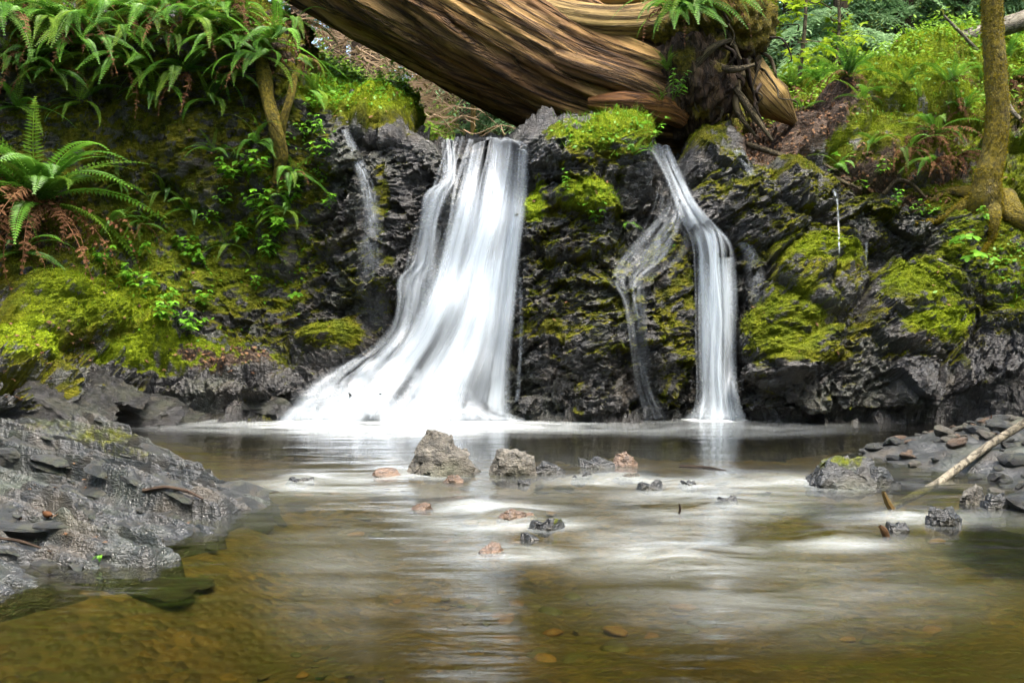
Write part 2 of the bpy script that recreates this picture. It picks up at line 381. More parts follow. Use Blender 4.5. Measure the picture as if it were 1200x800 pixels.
DOMES = [(695,200,78,60,.24,8),(720,172,40,24,.12,0),(665,185,30,24,.12,0),(668,262,64,46,.26,0),(685,395,92,110,.20,0),(778,385,38,105,.20,0),(832,190,40,30,.22,-10),
 (868,250,74,46,.34,0),(935,228,44,32,.26,20),(958,322,62,52,.34,25),(915,395,62,62,.30,20),(1072,372,72,60,.36,15),(1005,440,90,52,.26,0),
 (1085,460,66,36,.22,0),(905,462,62,36,.22,0),(392,402,52,30,.25,-15),(440,265,52,95,.16,-10),(445,152,40,26,.26,0),(405,170,30,40,.18,0),
 (70,372,70,40,.24,12),(150,392,70,42,.22,14),(200,350,60,40,.16,0),(60,330,60,36,.16,0),(12,425,46,36,.24,0),(215,400,60,40,.2,10),(95,470,100,24,.26,3),(245,468,60,20,.14,4),(325,466,40,22,.14,0),(180,478,50,14,.12,0),
 (1040,135,92,34,.55,-8),(1040,190,80,34,.42,0),(1120,80,80,30,.5,-15),(960,170,60,30,.3,0),(1150,300,70,60,.22,0),(1165,430,60,70,.25,0),
 (170,170,90,60,.18,-20),(260,190,70,70,.2,0),(60,160,70,70,.15,0),(330,200,30,120,.18,0),(1030,270,80,30,.2,10),(425,132,60,18,.12,0),(400,112,24,14,.10,0),(455,122,22,12,.12,0),(215,30,260,46,.10,0)]
for cx, cy, rx, ry, am, an in DOMES:
    r = ell(TPX, TPY, cx, cy, rx, ry, an)*(1+.35*wob)
    near = sstep(9.0, 8.0, VR) if cy < 200 else front
    disp += am*np.sqrt(np.clip(1-r*r, 0, 1))*near
# moss / soil / tone masks (where moss and bare earth grow)
def paint(lst):
    m = np.zeros((NV, NU))
    for cx, cy, rx, ry, st in lst:
        m = np.maximum(m, st*sstep(1.25, .55, ell(TPX, TPY, cx, cy, rx, ry)*(1+.5*wob)))
    return m
moss = paint([(110,375,140,62,1),(20,420,55,36,1),(170,300,150,80,.62),(180,180,170,80,.84),(250,260,110,90,.8),(60,170,100,70,.7),(130,240,190,70,.85),(200,425,110,20,.9),(300,400,60,40,.6),(40,440,60,30,.8),(330,420,40,20,.6),(200,330,150,70,.8),(300,240,70,100,.72),(250,120,120,40,.6),(360,200,40,70,.7),(960,360,90,80,.5),(1080,370,80,80,.5),(690,330,70,150,.42),(780,380,30,110,.55),(860,230,60,40,.5),(1000,240,110,40,.5),(1150,330,80,90,.6),(430,330,40,90,.35),(940,280,80,30,.6),(335,300,60,120,.62),(150,420,70,22,1),(200,30,300,95,.8),(395,400,48,26,1),
 (240,330,100,80,.68),(60,300,120,80,.7),(440,150,60,24,1),(450,232,10,50,.8),(708,178,56,32,.95),(660,165,30,14,.7),(632,245,18,38,.85),(690,240,42,24,1),(645,392,50,16,.75),
 (690,290,60,30,.45),(790,335,26,70,.66),(780,300,30,30,.6),(965,312,62,36,.95),(915,390,52,48,.95),(1062,352,56,32,.95),(1080,398,60,26,.95),(945,425,50,14,.9),(900,300,50,25,.55),
 (925,214,34,15,.85),(822,180,28,16,.75),(1040,130,120,46,1),(1040,195,95,36,.85),(1120,70,110,46,.95),(1150,290,70,46,.8),(1185,335,50,50,.8),(1130,240,70,30,.95),(325,130,40,90,.75),
 (420,110,80,40,1),(520,150,60,12,.8),(640,300,20,60,.45),(870,215,40,20,.45),(1000,285,60,18,.5),(1020,420,60,20,.4),(80,470,80,25,.42)])
moss = np.where(VR > 7.0, np.maximum(moss, .55*sstep(7.0, 8.2, VR)), moss)
tone = paint([(200,300,140,80,.35),(320,280,50,90,.3),(1150,290,80,60,.4),(915,390,50,45,.4),(200,425,110,18,.8),(110,360,110,46,.75),(20,415,50,30,1),(150,418,60,16,.9),(695,165,60,24,.8),(632,240,14,34,1),(690,238,40,18,.9),(395,395,40,18,.3),(440,146,46,16,.8),(1060,350,50,28,.55),(1082,396,56,20,.75),
 (960,312,50,26,.6),(1040,120,110,36,.85),(1120,65,110,36,.9),(425,110,80,36,1),(1185,335,40,40,.5)])
soil = paint([(930,160,80,46,1),(900,140,60,30,.9),(255,430,70,12,.8),(60,405,60,16,.55),(1010,215,60,18,.7),(1185,130,30,40,.8),(1100,200,50,30,.6),(70,270,70,50,.6),(1100,180,60,50,.5),(320,50,50,50,.7),(1080,235,40,14,.7)])
soil = np.maximum(soil, .35*sstep(7.5, 9, VR)); moss = moss*(1-.75*soil*sstep(.5, 1, soil))
rockw = 1-.72*sstep(.35, .8, moss)
# wet fractured rock, tilted beds
ca, sa = math.cos(.42), math.sin(.42)
Q = np.stack([T0[..., 0]*ca+T0[..., 2]*sa, T0[..., 1], (-T0[..., 0]*sa+T0[..., 2]*ca)*1.7], -1)
Q = Q+.18*np.stack([perlin(T0*2.1, 31), perlin(T0*2.1, 32), perlin(T0*2.1, 33)], -1)
rk = .17*facet(Q*1.5, 1)+.10*facet(Q*3.7, 2)+.055*facet(Q*8.5, 3)+.030*facet(Q*18, 4)+.014*facet(Q*34, 8)+.03*ridged(Q*5, 3, 6)+.012*ridged(Q*np.array([9, 9, 22]), 2, 7)
ms_d = .07*fbm(T0*3.5, 3, 40)+.06*np.abs(perlin(T0*8, 41))+.035*np.abs(perlin(T0*19, 42))
scale_far = 1+.8*sstep(7, 9.5, VR)
rk = rk*(1-.55*np.exp(-((VR-6.1)/.45)**2))
disp += (rk*rockw+ms_d*(1.15-rockw)*1.4)*scale_far*np.where(VR < 1, .8, 1)*(1+.5*np.exp(-((VR-1.5)/.5)**2)*(TPX < 420))
# the notches the falls run in
disp -= .20*sstep(1.1, .5, ell(TPX, TPY, 560, 170, 62, 60))*front
disp -= .24*sstep(1.1, .4, ell(TPX, TPY, 782, 190, 30, 50))*front
disp -= .20*sstep(1.2, .5, ell(TPX, TPY, 838, 390, 30, 130))*front
T1 = T0+TN*disp[..., None]
N1 = normals_grid(T1); N1 = np.where(N1[..., 1:2]-.6*N1[..., 2:3] > 0, -N1, N1)
mfine = fbm(T0*np.array([7., 7., 9.]), 4, 44)
moss = np.where(moss > .03, np.clip(moss*.95+.45*(N1[..., 2]-.35)*sstep(0, .4, moss)+1.05*mfine*sstep(0, .3, moss), 0, 1), np.clip(.9*(N1[..., 2]-.55)+.8*mfine, 0, .6)*front)
moss = np.where(VR > 7.4, np.maximum(moss, .6), moss)
slope = sstep(5.9, 6.5, VR)*(TPX > 890)*(1-sstep(.4, .8, soil)); moss = np.maximum(moss, slope*(.62+.5*mfine)); tone = np.maximum(tone, slope*(.35+1.2*np.clip(mfine, 0, 1)))
TV = T1.reshape(-1, 3); TF = grid_faces(NU, NV)
terrain = link('terrain', mesh('terrain', TV, TF, M_rock, False, {'moss': moss, 'tone': tone, 'soil': soil}))
tag(terrain, 'dark wet rock face with mossy banks and wooded slope above', kind='structure')
BV = BVHTree.FromPolygons(TV.tolist(), TF.tolist())
CAMV = Vector((0, 0, H0))
def hit(px, py):
    d = Vector(P(px, py, 1.0))-CAMV
    h = BV.ray_cast(CAMV, d.normalized(), 60)
    if h[0] is None: return Vector(P(px, py, 12.)), Vector((0, -.3, .95))
    n = h[1]; n = n if n.dot(d) < 0 else -n
    return h[0], n
def hitY(px, py): return hit(px, py)[0].y

# pool bed and pool water
xs = np.linspace(-8, 8, 150); ys = np.linspace(-6, 10, 150)
X, Y = np.meshgrid(xs, ys); p3 = np.stack([X, Y, 0*X], -1)
zb = -.30+.07*fbm(p3*1.3, 3, 50)+.02*perlin(p3*6, 51)+.15*np.exp(-((Y-6.0)/.7)**2)+.10*sstep(2.0, 4.0, X)*sstep(4, 6, Y)
lb = np.interp(Y, [-6, 0, 2.2, 3.2, 3.5, 4, 5.15, 6.4, 8.2], [-4, -3.2, -2.75, -2.2, -1.8, -1.36, -1.26, -2.1, -3.3])
zb = np.maximum(zb, -.07-.30*np.clip(X-lb, 0, 2)+.03*fbm(p3*3, 3, 52))
bedo = link('pool_bed', mesh('pool_bed', np.stack([X, Y, zb], -1), grid_faces(150, 150), M_bed)); tag(bedo, 'brown pebbly bed under the clear pool', kind='structure')

xs = np.concatenate([np.linspace(-8, -4.6, 12), np.linspace(-4.5, 4.8, 330), np.linspace(4.9, 8, 12)])
ys = np.concatenate([np.linspace(-6, 1.4, 20), 1.4+np.cumsum(np.linspace(.012, .05, 270))]); ys = ys[ys < 9.6]
X, Y = np.meshgrid(xs, ys); WPX, WPY = proj(np.stack([X, Y, 0*X], -1)); p3 = np.stack([X, Y, 0*X], -1)
HUMPS = [(350,563,34,7,.035),(470,553,30,6,.02),(560,590,50,8,.02),(600,605,55,9,.04),(690,562,40,6,.03),(735,560,40,6,.03),(800,567,36,5,.03),(610,643,40,9,.015),
         (975,628,40,10,.022),(870,560,60,7,.02),(920,560,60,8,.02),(790,650,60,14,.03),(1060,600,50,8,.015),(840,588,40,6,.02)]
zw = .006*fbm(p3*np.array([1.2, 3.0, 1]), 3, 60)+.003*perlin(p3*np.array([3, 9., 1]), 61)
foam = np.zeros_like(X)
for cx, cy, rx, ry, am in HUMPS:
    e = ell(WPX, WPY, cx, cy, rx, ry); zw += am*np.exp(-e*e*1.4)
    foam = np.maximum(foam, .30*np.exp(-(ell(WPX, WPY, cx+10, cy+ry*.9, rx*1.9, ry*1.1))**2))
foam = np.maximum(foam, 1.1*sstep(1.25, .45, ell(WPX, WPY, 470, 489, 175, 10)))
foam = np.maximum(foam, .38*sstep(1.3, .3, ell(WPX, WPY, 480, 497, 300, 16)))
foam = np.maximum(foam, .95*sstep(1.3, .45, ell(WPX, WPY, 842, 488, 50, 7)))
foam = np.maximum(foam, .13*sstep(1.3, .3, ell(WPX, WPY, 830, 500, 190, 13)))
foam = np.maximum(foam, .07*sstep(1.4, .2, ell(WPX, WPY, 640, 585, 520, 50)))
foam = np.maximum(foam, .24*sstep(1.3, .2, ell(WPX, WPY, 830, 585, 150, 36)))
foam = np.maximum(foam, .22*sstep(1.3, .2, ell(WPX, WPY, 780, 645, 150, 40)))
foam = np.maximum(foam, .11*sstep(1.3, .1, ell(WPX, WPY, 920, 690, 260, 70)))
foam = np.maximum(foam, .07*sstep(1.3, .1, ell(WPX, WPY, 400, 660, 110, 110)))
foam = np.maximum(foam, .2*sstep(1.3, .2, ell(WPX, WPY, 400, 568, 150, 20)))
deep = .35+.65*sstep(620, 800, WPY)
deep = np.maximum(deep, .8*sstep(545, 505, WPY))
water = link('pool_water', mesh('pool_water', np.stack([X, Y, zw], -1), grid_faces(len(xs), len(ys)), M_water, True, {'foam': foam, 'deep': deep}))
tag(water, 'clear brown green pool with silky white riffles', kind='structure')

# stones lying on the pool bed, too many and too dim to count
def stone_arrays(seed, sub=2, sq=(1, .8, .5), planes=14, rough=.05):
    r = np.random.default_rng(seed)
    import bmesh
    bm = bmesh.new(); bmesh.ops.create_icosphere(bm, subdivisions=sub, radius=1)
    V = np.array([v.co[:] for v in bm.verts]); F = np.array([[v.index for v in f.verts] for f in bm.faces]); bm.free()
    n = r.normal(size=(planes, 3)); n /= np.linalg.norm(n, axis=1, keepdims=True); d = r.uniform(.62, 1.0, planes)
    q = V@n.T; rad = np.min(np.where(q > .05, d/np.maximum(q, .05), 9), 1); rad = np.minimum(rad, 1.25)
    V = V*rad[:, None]; V = V*(1+rough*fbm(V*2.2+seed, 4, seed % 50)[:, None]*2)
    return V*np.array(sq), F
ST = [stone_arrays(100+k, 2, (1, r_, z_)) for k, (r_, z_) in enumerate([(.8,.5),(.7,.42),(.9,.6),(.6,.4),(.85,.35),(.7,.55)])]
ps = []
for k in range(700):
    V, F = ST[k % 6]; y = random.uniform(1.6, 7.0); x = random.uniform(-.62, .62)*y*1.0
    s = random.uniform(.02, .075)*(1.3 if random.random() < .1 else 1); a = random.uniform(0, 6.28); c, s_ = math.cos(a), math.sin(a)
    z = -.30+.15*math.exp(-((y-6)/.7)**2)
    ps.append((np.stack([V[:, 0]*c-V[:, 1]*s_, V[:, 0]*s_+V[:, 1]*c, V[:, 2]], -1)*[s, s, s*.6]+[x, y, z-.01], F))
for k in range(700):
    V, F = ST[k % 6]; y = random.uniform(2.2, 4.6); x = random.uniform(-.60, -.02)*y; s = random.uniform(.010, .035); a = random.uniform(0, 6.28); c, s_ = math.cos(a), math.sin(a)
    z = max(-.30, -.09-.30*max(0, x-float(np.interp(y, [2.2, 3.2, 3.5, 4, 5.15], [-2.75, -2.2, -1.8, -1.36, -1.26]))))
    ps.append((np.stack([V[:, 0]*c-V[:, 1]*s_, V[:, 0]*s_+V[:, 1]*c, V[:, 2]], -1)*[s, s, s*.6]+[x, y, z], F))
V, F = join(ps)
def bedstone_mat():
    m = new_mat('bed_stones'); k = NT(m); tc = k.n('NewGeometry').outputs['Position']
    rp = k.n('NewGeometry').outputs['Random Per Island']
    cr = k.n('ValToRGB', {0: rp}); e = cr.color_ramp
    e.elements[0].color = (.05, .045, .022, 1); e.elements[1].color = (.30, .17, .055, 1)
    for p_, c_ in ((.3, (.10, .08, .035, 1)), (.6, (.08, .085, .035, 1)), (.85, (.20, .10, .035, 1))):
        q = e.elements.new(p_); q.color = c_
    k.out(k.n('BsdfPrincipled', {'Base Color': k.mix(k.rng(k.noise(tc, 50, 3), .4, .7, 0, .4), cr.outputs[0], (.03, .025, .015)), 'Roughness': .6})); return m
M_bedst = bedstone_mat()
tag(link('bed_stones', mesh('bed_stones', V, F, M_bedst)), 'brown and ochre stones under the water', kind='stuff')

# ================================================================= FALLING WATER
def smooth2(a, n, ax):
    for _ in range(n):
        b = np.pad(a, [(1, 1) if i == ax else (0, 0) for i in range(2)], mode='edge')
        a = (b[:-2]+2*b[1:-1]+b[2:])/4 if ax == 0 else (b[:, :-2]+2*b[:, 1:-1]+b[:, 2:])/4
    return a
def sheet(edges, nu, nv, off, seed, dens_fn, amp=.05, top_back=.5, freq=4., arch=0., sm=26):
    e = np.array(edges, float); t = np.linspace(0, 1, nv); tt = (e[:, 0]-e[0, 0])/(e[-1, 0]-e[0, 0])
    py = e[0, 0]+t*(e[-1, 0]-e[0, 0]); L = crom(t, tt, e[:, 1]); Rr = crom(t, tt, e[:, 2])
    u = np.linspace(0, 1, nu)
    PXg = L[:, None]*(1-u)+Rr[:, None]*u; PYg = np.repeat(py[:, None], nu, 1)+(arch*np.abs(2*u-1)**2.5+arch*.9*perlin(np.stack([u*4+seed, 0*u, 0*u], -1), 9))[None]*((1-t)**5)[:, None]
    D = np.empty((nv, nu))
    for j in range(0, nv):
        for i in range(0, nu):
            if i % 2 == 0 and j % 2 == 0: D[j, i] = hitY(PXg[j, i], PYg[j, i])
    D[::2, 1::2] = D[::2, np.minimum(np.arange(1, nu, 2)+1, (nu-1)//2*2)]; D[1::2] = D[np.minimum(np.arange(1, nv, 2)+1, (nv-1)//2*2)]
    D = np.minimum(D, 10.2)
    D = smooth2(smooth2(D, 4, 0), 6, 1)
    D = np.minimum.accumulate(D, 0)                      # falling water never runs back into the rock
    D = smooth2(smooth2(D, sm, 0), 10, 1)-off
    PT = P(PXg, PYg, D)
    UV = np.stack([np.repeat(u[None], nv, 0)*abs(e[:, 2]-e[:, 1]).mean()/127.+seed*3.7, np.repeat(t[:, None], nu, 1)*3+seed], -1)
    q = np.stack([UV[..., 0]*freq, UV[..., 1]*.9, 0*UV[..., 0]+seed], -1)
    env = sstep(0, .12, t)[:, None]
    bul = fbm(q, 3, seed)*amp*env+amp*.18*perlin(q*np.array([3, 1.2, 1]), seed+3)*env
    PT[..., 1] -= bul
    if top_back:                                        # the stream above bends over the lip
        m = 7; k = np.linspace(1, 0, m, endpoint=False)[:, None]
        top = np.repeat(PT[:1], m, 0); top[..., 1] += k*top_back; top[..., 2] += .012*(1-(1-k)**2)
        PT = np.concatenate([top, PT]); UV = np.concatenate([np.stack([np.repeat(UV[:1, :, 0], m, 0), UV[0, 0, 1]-k*top_back+0*UV[:1, :, 1]], -1), UV])
        t = np.concatenate([np.zeros(m), t])
    dens = dens_fn(np.repeat(u[None], len(t), 0), np.repeat(t[:, None], nu, 1))
    if top_back: dens = dens*np.concatenate([np.linspace(.0, .55, m), .55+.45*sstep(0, .12, np.linspace(0, 1, nv))])[:, None]
    return PT.reshape(-1, 3), grid_faces(nu, len(t)), UV.reshape(-1, 2), dens.ravel()
def strands(edges, n, off, seed, dens_fn, wid=(10, 30), amp=.02, top_back=.4, nv=80, wand=.03, arch=10.):
    """soft overlapping ribbons of water between two edges"""
    r = np.random.default_rng(seed); V0, F0, U0, D0 = sheet(edges, 60, nv, off, seed, lambda u, t: 0*u+1, amp, top_back, 3., arch)
    rows = len(V0)//60; S = V0.reshape(rows, 60, 3); out = []
    t = np.concatenate([np.zeros(rows-nv), np.linspace(0, 1, nv)]); m = 7; wprof = np.sin(np.pi*np.linspace(0, 1, m))
    W_ = np.abs(np.array(edges)[:, 2]-np.array(edges)[:, 1]).mean()
    for k in range(n):
        uc = r.random(); ww = r.uniform(*wid)/W_; a, b = sorted(r.random(2)); a *= .55; b = max(b, a+.35)
        if r.random() < .45: a, b = -.1, 1.2
        ww = min(ww, .6); uc = ww/2+uc*(1-ww)
        path = uc+2*max(0., min(uc, 1-uc)-ww/2)*min(1., wand*5)*perlin(np.stack([t*2.2*(1+wand*12), 0*t+k*3.1, 0*t], -1), seed)
        u = np.clip(path[:, None]+(np.linspace(-.5, .5, m)*ww)[None], 0, 1)*59; i = np.minimum(u.astype(int), 58); f = (u-i)[..., None]
        j = np.arange(rows)[:, None]; Q_ = S[j, i]*(1-f)+S[j, i+1]*f
        Q_ = Q_-np.array([0, 1, 0])*r.uniform(.0, .09)
        env = sstep(a, a+.2, t)*sstep(b, b-.25, t) if b < 1 else sstep(a, a+.2, t)
        d = dens_fn(np.full((rows, m), uc), np.repeat(t[:, None], m, 1))*wprof[None]**1.2*env[:, None]*r.uniform(.55, 1.1)*(.35+.65*min(1., 4*min(uc, 1-uc)))
        UV = np.stack([np.repeat((np.linspace(0, 1, m)*ww*W_/127+k*.37)[None], rows, 0), np.repeat(t[:, None]*3, m, 1)], -1)
        out.append((Q_.reshape(-1, 3), grid_faces(m, rows), UV.reshape(-1, 2), d.ravel()))
    return out
def fall(name, layers, mat, label, cat='waterfall', group=None):
    Vs, Fs, Us, Ds, o = [], [], [], [], 0
    for V, F, U, D in layers:
        Vs.append(V); Fs.append(F+o); Us.append(U); Ds.append(D); o += len(V)
    ob = link(name, mesh(name, np.concatenate(Vs), np.concatenate(Fs), mat, True, {'dens': np.concatenate(Ds)}, np.concatenate(Us)))
    return tag(ob, label, cat, group)
edge = lambda u, a, b: sstep(0, a, u)*sstep(0, b, 1-u)
main = [(161,520,622),(185,512,622),(230,497,620),(280,482,612),(330,470,608),(370,462,605),(400,440,602),(425,405,600),(450,375,600),(470,345,600),(493,318,604)]
core = [(165,548,621),(200,540,620),(240,530,618),(300,512,611),(360,490,606),(400,468,602),(440,432,600),(470,400,600),(494,372,604)]
def d_main(u, t): return (.02+.10*sstep(.45, .7, u)+.20*sstep(.6, .95, t))*edge(u, .14, .08)
def d_core(u, t): return (.22+.40*sstep(.12, .5, t)-.26*np.exp(-((u-.74)/.10)**2)*sstep(.5, .85, t)-.12*np.exp(-((u-.93)/.05)**2)*sstep(.4, .7, t))*edge(u, .30, .10)
def d_left(u, t): return (.16+.10*np.sin(t*11))*edge(u, .45, .45)
left_leg = [(164,516,534),(195,518,536),(215,512,534),(222,500,530),(255,492,516),(290,488,512),(312,480,508),(325,466,502),(355,464,496),(385,456,492),(402,440,486),(425,415,478),(450,385,470)]
fan = [(418,410,520),(440,370,540),(460,345,560),(478,325,580),(493,305,610)]
def d_fan(u, t): return (.08+.28*sstep(.15, .7, u)+.10*sstep(.6, 1, t))*edge(u, .3, .1)*sstep(0, .35, t)
veil = [(268,492,520),(300,484,514),(330,474,510),(370,464,500),(400,448,490),(425,415,480),(450,380,470)]
wf = fall('waterfall', [sheet(main, 90, 110, .05, 1, d_main, .03, .5, arch=16), sheet(core, 80, 110, .11, 2, d_core, .03, .5, arch=20),
     *strands(core, 56, .13, 3, lambda u, t: .13+.28*sstep(.05, .4, t)-.16*sstep(.6, .9, u)*sstep(.5, .8, t), (8, 40)), *strands(core, 26, .12, 23, lambda u, t: .34+0*t, (2, 7)), *strands(main, 34, .08, 13, lambda u, t: .19-.06*t, (2, 9)),
     sheet(left_leg, 30, 90, .07, 4, d_left, .04, .2), *strands(left_leg, 40, .08, 14, lambda u, t: .17+0*u, (3, 12), .03, .2, arch=4), sheet(fan, 80, 50, .11, 5, d_fan, .06, 0),
     *strands(veil, 26, .09, 15, lambda u, t: .14+0*u, (4, 14), .04, 0, arch=0), *strands(fan, 40, .13, 16, lambda u, t: .18+.20*sstep(.2, .6, u), (6, 34), .04, 0, arch=0)], M_fall, 'wide white silky waterfall fanning out over dark rock into the pool')
sec = [(170,756,786),(190,768,794),(215,780,804),(240,788,818),(262,795,838),(285,806,858),(302,810,862)]
drop = [(262,802,846),(276,808,856),(320,812,862),(400,813,864),(460,814,866),(493,806,876)]
sec2 = [(268,808,842),(285,814,852),(340,818,858),(420,820,860),(493,814,868)]
spread = [(205,772,806),(235,765,815),(262,752,835),(288,735,858),(310,722,862)]
fall('waterfall', [sheet(sec, 40, 60, .05, 6, lambda u, t: (.20+.20*sstep(.4, .8, t))*edge(u, .4, .4)*sstep(1, .75, t), .02, .4, arch=5), *strands(sec, 44, .06, 28, lambda u, t: .20*sstep(1, .7, t), (2, 9), .02, .4, arch=4, nv=50),
     *strands(spread, 40, .05, 18, lambda u, t: .05*sstep(1, .5, t), (2, 8), .02, 0, wand=.05, arch=0),
     sheet(drop, 40, 90, .09, 7, lambda u, t: (.14+.16*np.exp(-((t-.1)/.1)**2)+.08*t)*edge(u, .45, .45)*sstep(0, .08, t), .02, 0, arch=9), sheet(sec2, 40, 90, .13, 29, lambda u, t: (.30+.28*np.exp(-((t-.08)/.08)**2))*edge(u, .45, .45)*sstep(0, .07, t), .02, 0, arch=7),
     *strands(drop, 54, .11, 8, lambda u, t: (.46-.16*np.abs(u-.5))*sstep(0, .06, t), (2, 13), .02, 0, arch=9)], M_fall, 'narrow white waterfall dropping straight between mossy rocks')
web = [(240,780,806),(262,760,812),(285,735,812),(305,718,800),(325,712,770),(350,725,760),(400,735,762),(450,742,768),(490,752,790)]
fall('trickle', [sheet(web, 46, 90, .02, 9, lambda u, t: .02*edge(u, .45, .45), .02, 0, sm=6), *strands(web, 22, .025, 19, lambda u, t: .10-.05*sstep(.2, .5, t), (1.5, 9), .02, 0, wand=.07, arch=0)], M_fall_thin, 'lacy trickle splitting off the narrow waterfall over a rock bulge', 'trickle')
for nm, ed, dn, lb in [
  ('trickle', [(152,398,410),(180,408,424),(215,418,440),(260,420,450),(330,415,455),(390,420,470)], lambda u, t: (.22-.20*sstep(.2, .9, t))*edge(u, .45, .45), 'thin veil of water over dark rock beside the mossy bank'),
  ('trickle', [(222,974,981),(232,978,982.5),(268,981,984.5),(297,982,985.5)], lambda u, t: .30*edge(u, .45, .45), 'single thin thread of water falling from a dark rock ledge'),
  ('trickle', [(284,1012,1018),(296,1014,1017),(312,1013.5,1016.5)], lambda u, t: .2*edge(u, .45, .45), 'very short thread of water dripping onto a small mossy stone'),
  ('trickle', [(176,856,874),(190,866,880),(206,876,888)], lambda u, t: .16*edge(u, .45, .45), 'small cascade above the dark rock under the upturned roots'),
  ('trickle', [(284,862,882),(300,868,892),(330,872,900),(360,868,900)], lambda u, t: (.16-.14*t)*edge(u, .45, .45), 'spray of drops over the moss next to the narrow waterfall'),
  ('trickle', [(325,606,613),(380,608,614),(430,606,612),(470,602,610)], lambda u, t: .16*edge(u, .45, .45), 'thin dribble along the edge of the wide waterfall')]:
    fall(nm, [sheet(ed, 14, 50, .03, abs(hash(lb)) % 40 if False else len(lb), dn, .012, 0)], M_fall_thin, lb, 'trickle')
# foam and spray heaped where the falls land
def foam_heap(pts_, w_, h_, seed, label):
    n, m = 70, 18; s_ = np.linspace(0, 1, n); a = np.linspace(0, 1, m); lay = []
    C = crom(s_, np.linspace(0, 1, len(pts_)), np.array([P(x, y, (H0*FPX)/(y-HOR)) for x, y in pts_]))
    S, A = np.meshgrid(s_, a); tap = np.sin(np.pi*np.clip(S, .01, .99))**.6
    for q, (sc_, al_) in enumerate(((.5, .55), (.8, .30), (1.15, .20), (1.6, .13), (2.1, .08))):
        nz = 1+.45*fbm(np.stack([S*12, A*2, 0*S+seed+q], -1), 3, seed)
        V = C[None]+np.stack([0*A, (A-.5)*w_*tap*nz*sc_, h_*np.sin(np.pi*A)*tap*nz*sc_+.004], -1)
        d = al_*np.sin(np.pi*A)**.9*tap
        lay.append((V.reshape(-1, 3), grid_faces(n, m), np.stack([S*.2, A*.1], -1).reshape(-1, 2), d.ravel()))
    return fall('foam', lay, M_fall, label, 'foam')
foam_heap([(318,492),(400,491),(500,492),(615,493)], .42, .10, 21, 'white foam heaped along the foot of the wide waterfall')
foam_heap([(800,490),(840,491),(885,490)], .25, .07, 22, 'white foam at the foot of the narrow waterfall')

# ================================================================= builders for living things and wood
def ground(x, y):
    h = BV.ray_cast(Vector((x, y, 40)), Vector((0, 0, -1)), 80)
    return h[0].z if h[0] is not None else 0.
def tube(pts, rad, nseg=10, nper=8, disp=None, mossf=None, wrap0=math.pi):
    V, F = tube_arrays(pts, rad, nseg, nper, disp)
    n = len(V)//nseg; V3 = V.reshape(n, nseg, 3); C = V3.mean(1)
    L = np.concatenate([[0], np.cumsum(np.linalg.norm(np.diff(C, axis=0), axis=1))])
    th = np.linspace(0, 2*np.pi, nseg, endpoint=False)
    rm = max(float(np.mean(rad)), .02)
    U = np.stack([np.repeat(th[None]*rm, n, 0), np.repeat(L[:, None], nseg, 1)], -1).reshape(-1, 2)
    mo = np.zeros(len(V)) if mossf is None else mossf(V)
    return V, F, U, mo
def part(name, arrs, mat, parent=None, smooth=True):
    """arrs: list of (V, F, UV, moss) in world space"""
    o = 0; Vs, Fs, Us, Ms = [], [], [], []
    for V, F, U, m in arrs:
        Vs.append(V); Fs.append(F+o); Us.append(U); Ms.append(m); o += len(V)
    V = np.concatenate(Vs)
    if parent is not None: V = V-np.array(parent.location)
    return link(name, mesh(name, V, np.concatenate(Fs), mat, smooth, {'moss': np.concatenate(Ms)}, np.concatenate(Us)), parent)
def pts(lst): return np.array([P(x, y, d) for x, y, d in lst])
def wander(a, b, n, amp, seed):
    a, b = np.array(a, float), np.array(b, float); t = np.linspace(0, 1, n)[:, None]
    r = np.random.default_rng(seed); q = a*(1-t)+b*t
    q[1:-1] += r.normal(0, amp, (n-2, 3)); return q

def frond(name, mat, a0, a1, n=34, plen=.105, pw=.0135, curl=0., tipw=.15, ragged=0., seed=1):
    """one pinnate frond of unit length: leaves its base at angle a0 and bends to a1"""
    r = np.random.default_rng(seed); t = np.linspace(0, 1, n+1)
    ang = R(a0)+(R(a1)-R(a0))*t**1.15
    if curl: ang = ang-curl*np.clip(t-.8, 0, 1)*20
    d = np.stack([np.cos(ang), 0*ang, np.sin(ang)], -1)/n
    C = np.concatenate([[[0, 0, 0]], np.cumsum(d[:-1], 0)]); side = np.cumsum(np.cumsum(r.normal(0, .0009, n+1))); C[:, 1] += side
    T = d*n; Nn = np.stack([-np.sin(ang), 0*ang, np.cos(ang)], -1)
    Vs, Fs = [], []; o = 0
    wd = .006*(1-.8*t)
    rv = np.concatenate([C+np.array([0, 1, 0])*wd[:, None], C-np.array([0, 1, 0])*wd[:, None]])
    for k in range(n): Fs.append([k, k+1, n+1+k+1, n+1+k])
    Vs.append(rv); o = len(rv)
    for k in range(2, n+1):
        prof = math.sin(math.pi*min(1, (t[k]*.86+.14)**.75))**.7 if t[k] < 1 else tipw
        prof = max(prof, .07)
        for s in (-1, 1):
            if ragged and r.random() < ragged*.5: continue
            l = plen*prof*r.uniform(.85, 1.1)*(1-ragged*r.random()*.6); w_ = pw*(.6+.5*prof)
            dirv = np.array([0, s, 0])*.93+T[k]*.34+Nn[k]*(.16-ragged*r.uniform(-.6, 1.0)); dirv /= np.linalg.norm(dirv)
            b = C[k]; mid = b+dirv*l*.35+Nn[k]*l*.05; tip = b+dirv*l-Nn[k]*l*(.18+ragged*r.random()*.6)
            q = T[k]*w_
            Vs.append(np.array([b, mid+q, tip, mid-q])); Fs.append([o, o+1, o+2, o+3]); o += 4
    return mesh(name, np.concatenate(Vs), Fs, mat, False)
